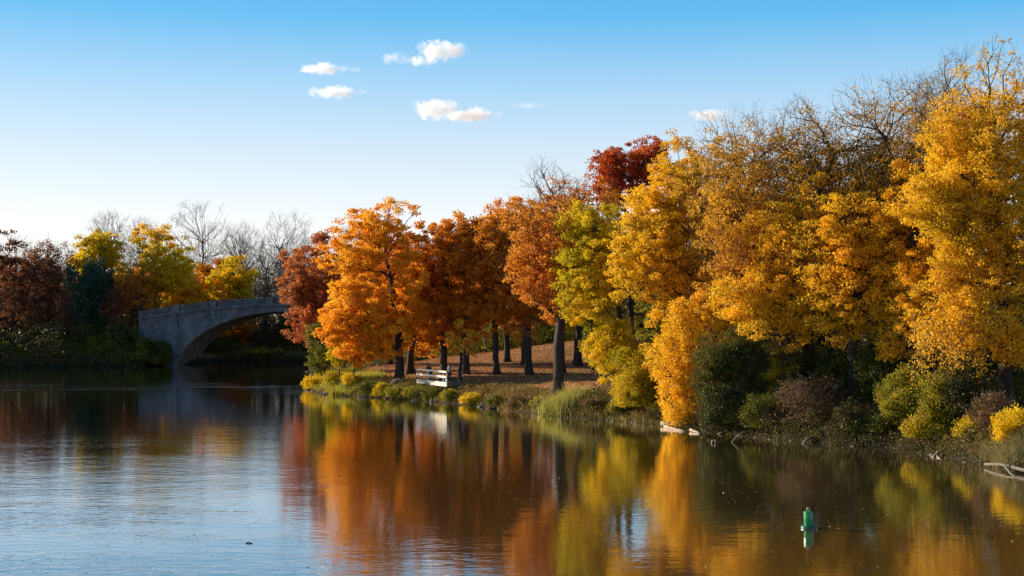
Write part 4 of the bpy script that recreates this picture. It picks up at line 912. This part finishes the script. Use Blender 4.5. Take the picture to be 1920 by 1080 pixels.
# little plants along the edge of the point
G6 = 'low plants along the edge of the point'
def W_(px, py_top, d, w, pal, lab, seed, **k):
    base = CAM_H - 0; T('bank_plant', lab, px, d, py_top, px-w, px+w, HOR+(CAM_H-hz((px-960)/FPX*d, d))*FPX/d, pal, 'plant', G6, seed=seed, ls=0.16, spread=0.42, ncl=int(k.get('n', 55)*1.2), nlf=22, rt=0.035, rtip=0.01, part=('stem', 'foliage'), nl=16, lobe=0.3, twigs=1, twig_len=0.5, twig_r=0.008, flat=0.9)
for i, (px, top, d, w, pal, lab, n) in enumerate([
    (592, 704, 160, 22, 'yellowgreen', 'yellow-green clump at the very tip of the point', 60), (632, 698, 154, 24, 'olive_gold', 'gold-green clump around the leaning sapling', 60),
    (662, 702, 151, 18, 'yellowgreen', 'yellow-green clump at the foot of the upright sapling', 40), (690, 714, 148, 18, 'green', 'green clump right of the saplings', 50),
    (714, 720, 146, 16, 'olive_gold', 'yellow-leaved plant below the dark boulder, left side', 45), (742, 726, 144, 18, 'olive', 'olive plant directly below the dark boulder', 45),
    (775, 726, 142.5, 20, 'olive', 'olive plant left of the platform', 50), (806, 728, 140.8, 22, 'green', 'green plant under the lit side of the platform', 60),
    (842, 732, 137.4, 14, 'olive', 'small olive plant below the right corner of the platform', 35), (884, 738, 134, 18, 'yellowgreen', 'small bright yellow plant right of the platform', 45),
    (928, 742, 129.5, 16, 'green', 'small green plant on the dark bank right of the yellow one', 35), (968, 744, 126, 20, 'drybrown', 'brown withered plant on the bank below the grove', 40),
    (1012, 748, 123, 18, 'olive', 'olive plant left of the pale grass clump', 40), (1112, 752, 117.5, 20, 'drybrown', 'brown withered plant right of the pale grass clump', 40),
    (1165, 752, 115, 24, 'olive', 'olive plant where the lawn narrows', 55), (1240, 768, 111.5, 22, 'olive_gold', 'gold-green plant above the log pile', 50)]):
    W_(px, top, d, w, pal, lab, 200+i, n=n)

def scatter_band(rng, n, lo, hi, t0=0.0, t1=1.0):
    t = rng.uniform(t0, t1, n); P = np.array([along(q)[:4] for q in t]); off = rng.uniform(lo, hi, n)
    return P[:, 0]+P[:, 2]*off, P[:, 1]+P[:, 3]*off
def blades(name, label, x, y, h, w, cols, seed, lean=0.35):
    rng = np.random.default_rng(seed); n = len(x); z = height(x, y); k = z > -0.02; x, y, z = x[k], y[k], z[k]; n = len(x)
    hh = h*rng.uniform(0.4, 1.2, n); a = rng.uniform(0, 2*pi, n); d = np.stack([np.cos(a), np.sin(a), 0*a], 1); b = np.stack([x, y, z-0.03], 1)
    ln = rng.normal(size=(n, 3))*[lean, lean, 0]; m = b + ln*hh[:, None]*0.4 + np.stack([0*a, 0*a, hh*0.6], 1); tp = b + ln*hh[:, None] + np.stack([0*a, 0*a, hh], 1)
    V = np.stack([b-d*w, b+d*w, m+d*w*0.7, tp+d*0.002, tp-d*0.002, m-d*w*0.7], 1).reshape(-1, 3); i = (np.arange(n)*6)[:, None]
    F = np.concatenate([i+np.array([0, 1, 2, 5]), i+np.array([5, 2, 3, 4])])
    return tag(link(name, np_mesh(name, V, F), leaf_mat(name+'_blades', cols, None, trans=0.35)), label, None, None, 'stuff')
rng = np.random.default_rng(77)
x, y = scatter_band(rng, 24000, 0.1, 3.2); k = (x < 14+2*rng.normal(size=len(x)))&( vnoise(x, y, 0.6, 8)+0.4*vnoise(x, y, 1.9, 3) > -0.15)
blades('bank_grass', 'rough grass and weeds along the right-hand waterline', x[k], y[k], 0.42, 0.022, [(0.16,0.16,0.03),(0.34,0.28,0.06),(0.50,0.36,0.12),(0.10,0.12,0.02)], 1)
x, y = scatter_band(rng, 9000, 0.2, 6.0, 0.84, 1.0)
blades('point_grass', 'long yellow-green grass on the tip of the point', x, y, 0.7, 0.03, [(0.42,0.40,0.03),(0.58,0.50,0.05),(0.30,0.32,0.03)], 2)
cx_, cy_ = at(1050, 0, 119.6)[:2]; x = rng.normal(cx_, 0.9, 3600); y = rng.normal(cy_+0.5, 0.7, 3600)
blades('tall_pale_grass', 'tall pale grass clump on the bank below the thickest trunk', x, y, 1.35, 0.022, [(0.40,0.34,0.06),(0.52,0.40,0.14),(0.26,0.28,0.04),(0.60,0.50,0.08)], 3, 0.3)
cx_, cy_ = at(1885, 0, 79.0)[:2]; x = rng.normal(cx_, 1.6, 7000); y = rng.normal(cy_+0.6, 0.8, 7000)
blades('corner_grass', 'brown and green weeds at the lower right bank', x, y, 1.1, 0.014, [(0.26,0.20,0.08),(0.40,0.30,0.14),(0.18,0.20,0.05)], 4, 0.4)
fs = SH[len(right_shore):]; t = rng.integers(0, len(fs)-1, 30000); f = rng.random((30000, 1)); pp = fs[t]*(1-f)+fs[t+1]*f
ww = np.linalg.norm(fs[t+1]-fs[t], axis=1); pp = pp[(rng.random(30000) < ww/40) & (pp[:, 0] > -150)]; pp = np.repeat(pp, 3, axis=0) + rng.normal(size=(len(pp)*3, 2))*1.6
zz = height(pp[:, 0], pp[:, 1]); kk = (shore_dist(pp) > -0.9) & ~((pp[:, 0] > -60.5) & (pp[:, 0] < -50) & (pp[:, 1] < 252)); pp = pp[kk]; zz = np.maximum(zz[kk], 0.02)
C = np.stack([pp[:, 0], pp[:, 1], zz + rng.random(len(pp))**1.5*2.2], 1)
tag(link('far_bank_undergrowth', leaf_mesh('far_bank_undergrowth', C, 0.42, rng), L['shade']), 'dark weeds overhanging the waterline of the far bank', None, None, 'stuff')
x, y = scatter_band(rng, 26000, 0.1, 4.5, 0.55, 1.0); k = vnoise(x, y, 1.3, 5)+0.5*rng.normal(size=len(x)) > 0.0
blades('edge_weeds', 'mixed green and brown weeds between the low plants of the point', x[k], y[k], 0.5, 0.03, [(0.16,0.14,0.03),(0.30,0.22,0.05),(0.24,0.13,0.05),(0.10,0.10,0.02),(0.45,0.33,0.06)], 6, 0.7)
# bramble and leaf mess spilling down the bank
x, y = scatter_band(rng, 60000, -0.1, 4.0); k = vnoise(x, y, 0.8, 5)+0.5*vnoise(x, y, 2.1, 9) > -0.1; x, y = x[k], y[k]; z = height(x, y); k = z > 0.03; x, y, z = x[k], y[k], z[k]
C = np.stack([x, y, z + rng.random(len(x))**2*0.7], 1)
tag(link('bank_undergrowth', leaf_mesh('bank_undergrowth', C, 0.14, rng), leaf_mat('undergrowth_leaves', [(0.05,0.035,0.02),(0.16,0.09,0.04),(0.30,0.17,0.05),(0.12,0.12,0.03)], (0.36,0.28,0.04), 0.7, 0.9)), 'brambles and withered weeds spilling down the right-hand bank', None, None, 'stuff')
x, y = scatter_band(rng, 70000, -0.5, 5.0, 0.0, 0.50); z = height(x, y); k = (z > -0.25) & (vnoise(x, y, 1.1, 6)+0.5*rng.normal(size=len(x)) > -0.2); x, y, z = x[k], y[k], np.maximum(z[k], 0.03)
C = np.stack([x, y, z + rng.random(len(x))**1.6*(1.1+0.9*vnoise(x, y, 0.7, 2))], 1)
tag(link('shore_weeds', leaf_mesh('shore_weeds', C, 0.13, rng), L['shade']), 'tangled dull weeds under the wooded right bank', None, None, 'stuff')
# fallen leaves on the lawn
n = 90000; x = rng.uniform(-24, 32, n); y = rng.uniform(112, 215, n); k = shore_dist(np.stack([x, y], 1)) > 1.5; x, y = x[k], y[k]
C = np.stack([x, y, height(x, y)+0.03], 1)
tag(link('fallen_leaves', leaf_mesh('fallen_leaves', C, 0.17, rng, up=2.5), leaf_mat('fallen_leaf_litter', [(0.30,0.11,0.04),(0.50,0.21,0.07),(0.62,0.34,0.10),(0.22,0.08,0.035)], None, trans=0.15)), 'fallen brown leaves scattered over the lawn of the grove', None, None, 'stuff')
n = 2600; y = 48+rng.random(n)**1.3*165; x = rng.uniform(-0.36, 0.36, n)*y; k = shore_dist(np.stack([x, y], 1)) < -0.5; k &= (vnoise(x, y, 0.11, 4)+0.6*rng.normal(size=n) > 0.15); x, y = x[k], y[k]
C = np.stack([x, y, np.full(len(x), 0.012)], 1)
tag(link('floating_leaves', leaf_mesh('floating_leaves', C, 0.085, rng, up=6), leaf_mat('floating_leaf', [(0.35,0.16,0.06),(0.6,0.36,0.12),(0.7,0.55,0.3)], None, trans=0.1)), 'tiny fallen leaves floating on the lake', None, None, 'stuff')

# ------------------------------------------------------------------ clouds
def cloud_mat(name, dens, seed, sc):
    m, t, o = new_mat(name); tc = N(t, 'ShaderNodeTexCoord')
    ln = N(t, 'ShaderNodeVectorMath', operation='LENGTH'); 
    mp = N(t, 'ShaderNodeMapping'); mp.inputs['Location'].default_value = (-1, -1, -1); mp.inputs['Scale'].default_value = (2, 2, 2); t.links.new(tc.outputs['Generated'], mp.inputs[0])
    t.links.new(mp.outputs[0], ln.inputs[0])
    n = N(t, 'ShaderNodeTexNoise', noise_dimensions='4D'); n.inputs['W'].default_value = seed; n.inputs['Scale'].default_value = sc; n.inputs['Detail'].default_value = 6; n.inputs['Roughness'].default_value = 0.72
    t.links.new(tc.outputs['Object'], n.inputs['Vector'])
    a = N(t, 'ShaderNodeMath', operation='MULTIPLY_ADD'); a.inputs[1].default_value = 3.2; a.inputs[2].default_value = -1.25; t.links.new(n.outputs[0], a.inputs[0])
    s_ = N(t, 'ShaderNodeMath', operation='SUBTRACT'); t.links.new(a.outputs[0], s_.inputs[0]); t.links.new(ln.outputs['Value'], s_.inputs[1])
    ad = N(t, 'ShaderNodeMath', operation='ADD'); ad.inputs[1].default_value = 0.42; t.links.new(s_.outputs[0], ad.inputs[0])
    c = N(t, 'ShaderNodeMath', operation='MULTIPLY', use_clamp=False); c.inputs[1].default_value = dens; mx_ = N(t, 'ShaderNodeMath', operation='MAXIMUM'); mx_.inputs[1].default_value = 0
    t.links.new(ad.outputs[0], mx_.inputs[0]); t.links.new(mx_.outputs[0], c.inputs[0])
    v = N(t, 'ShaderNodeVolumePrincipled'); v.inputs['Color'].default_value = (1, 1, 1, 1); v.inputs['Anisotropy'].default_value = 0.55
    t.links.new(c.outputs[0], v.inputs['Density']); t.links.new(v.outputs[0], o.inputs['Volume']); return m
def cloud(lobes, label, dens, seed):
    px, py = lobes[0][:2]; root = None; D = 4200.0; K = D/FPX
    for i, (cx, cy, w, h) in enumerate(lobes):
        bm = bmesh.new(); bmesh.ops.create_icosphere(bm, subdivisions=3, radius=1)
        for v in bm.verts: v.co = (v.co.x*w/2*K*1.5, v.co.y*w/2*K*0.8, v.co.z*h/2*K*1.45)
        me = bpy.data.meshes.new('cloud'); bm.to_mesh(me); bm.free()
        o = link('cloud' if i == 0 else 'cloud_lobe', me, cloud_mat('cloud_vapour', dens, seed+i*3.1, 0.034), root)
        x, y, z = at(cx, cy, D); 
        if i == 0: o.location = (x, y, z); root = o; x0, y0, z0 = x, y, z; tag(o, label, 'cloud', 'small fair-weather clouds')
        else: o.location = (x-x0, (i % 2)*160*K*0.2, z-z0)
for i, (lb, lab, dn) in enumerate([
    ([(604,128,72,18)], 'small flat white cloud, uppermost at left of the sky', 0.09),
    ([(661,129,22,12)], 'faint wisp just right of the uppermost left cloud', 0.03),
    ([(622,172,76,20)], 'small white cloud below the uppermost left one', 0.09),
    ([(682,171,20,8)], 'tiny faint wisp right of the lower left cloud', 0.03),
    ([(741,106,44,24)], 'pale wispy cloud left of the highest bright cloud', 0.035),
    ([(826,94,76,32),(790,106,40,20)], 'highest bright puffy cloud with a ragged left tail', 0.10),
    ([(815,204,70,32),(872,212,84,18),(890,212,44,24)], 'long white cloud, largest and lowest in mid sky', 0.10),
    ([(931,215,26,10)], 'faint wisp at the right tip of the long cloud', 0.03),
    ([(990,197,60,10)], 'very faint streak of cloud alone in mid sky', 0.015),
    ([(1335,215,80,20)], 'low white cloud touching the bare treetops', 0.08)]):
    cloud(lb, lab, dn, 3.0+i*7.7)
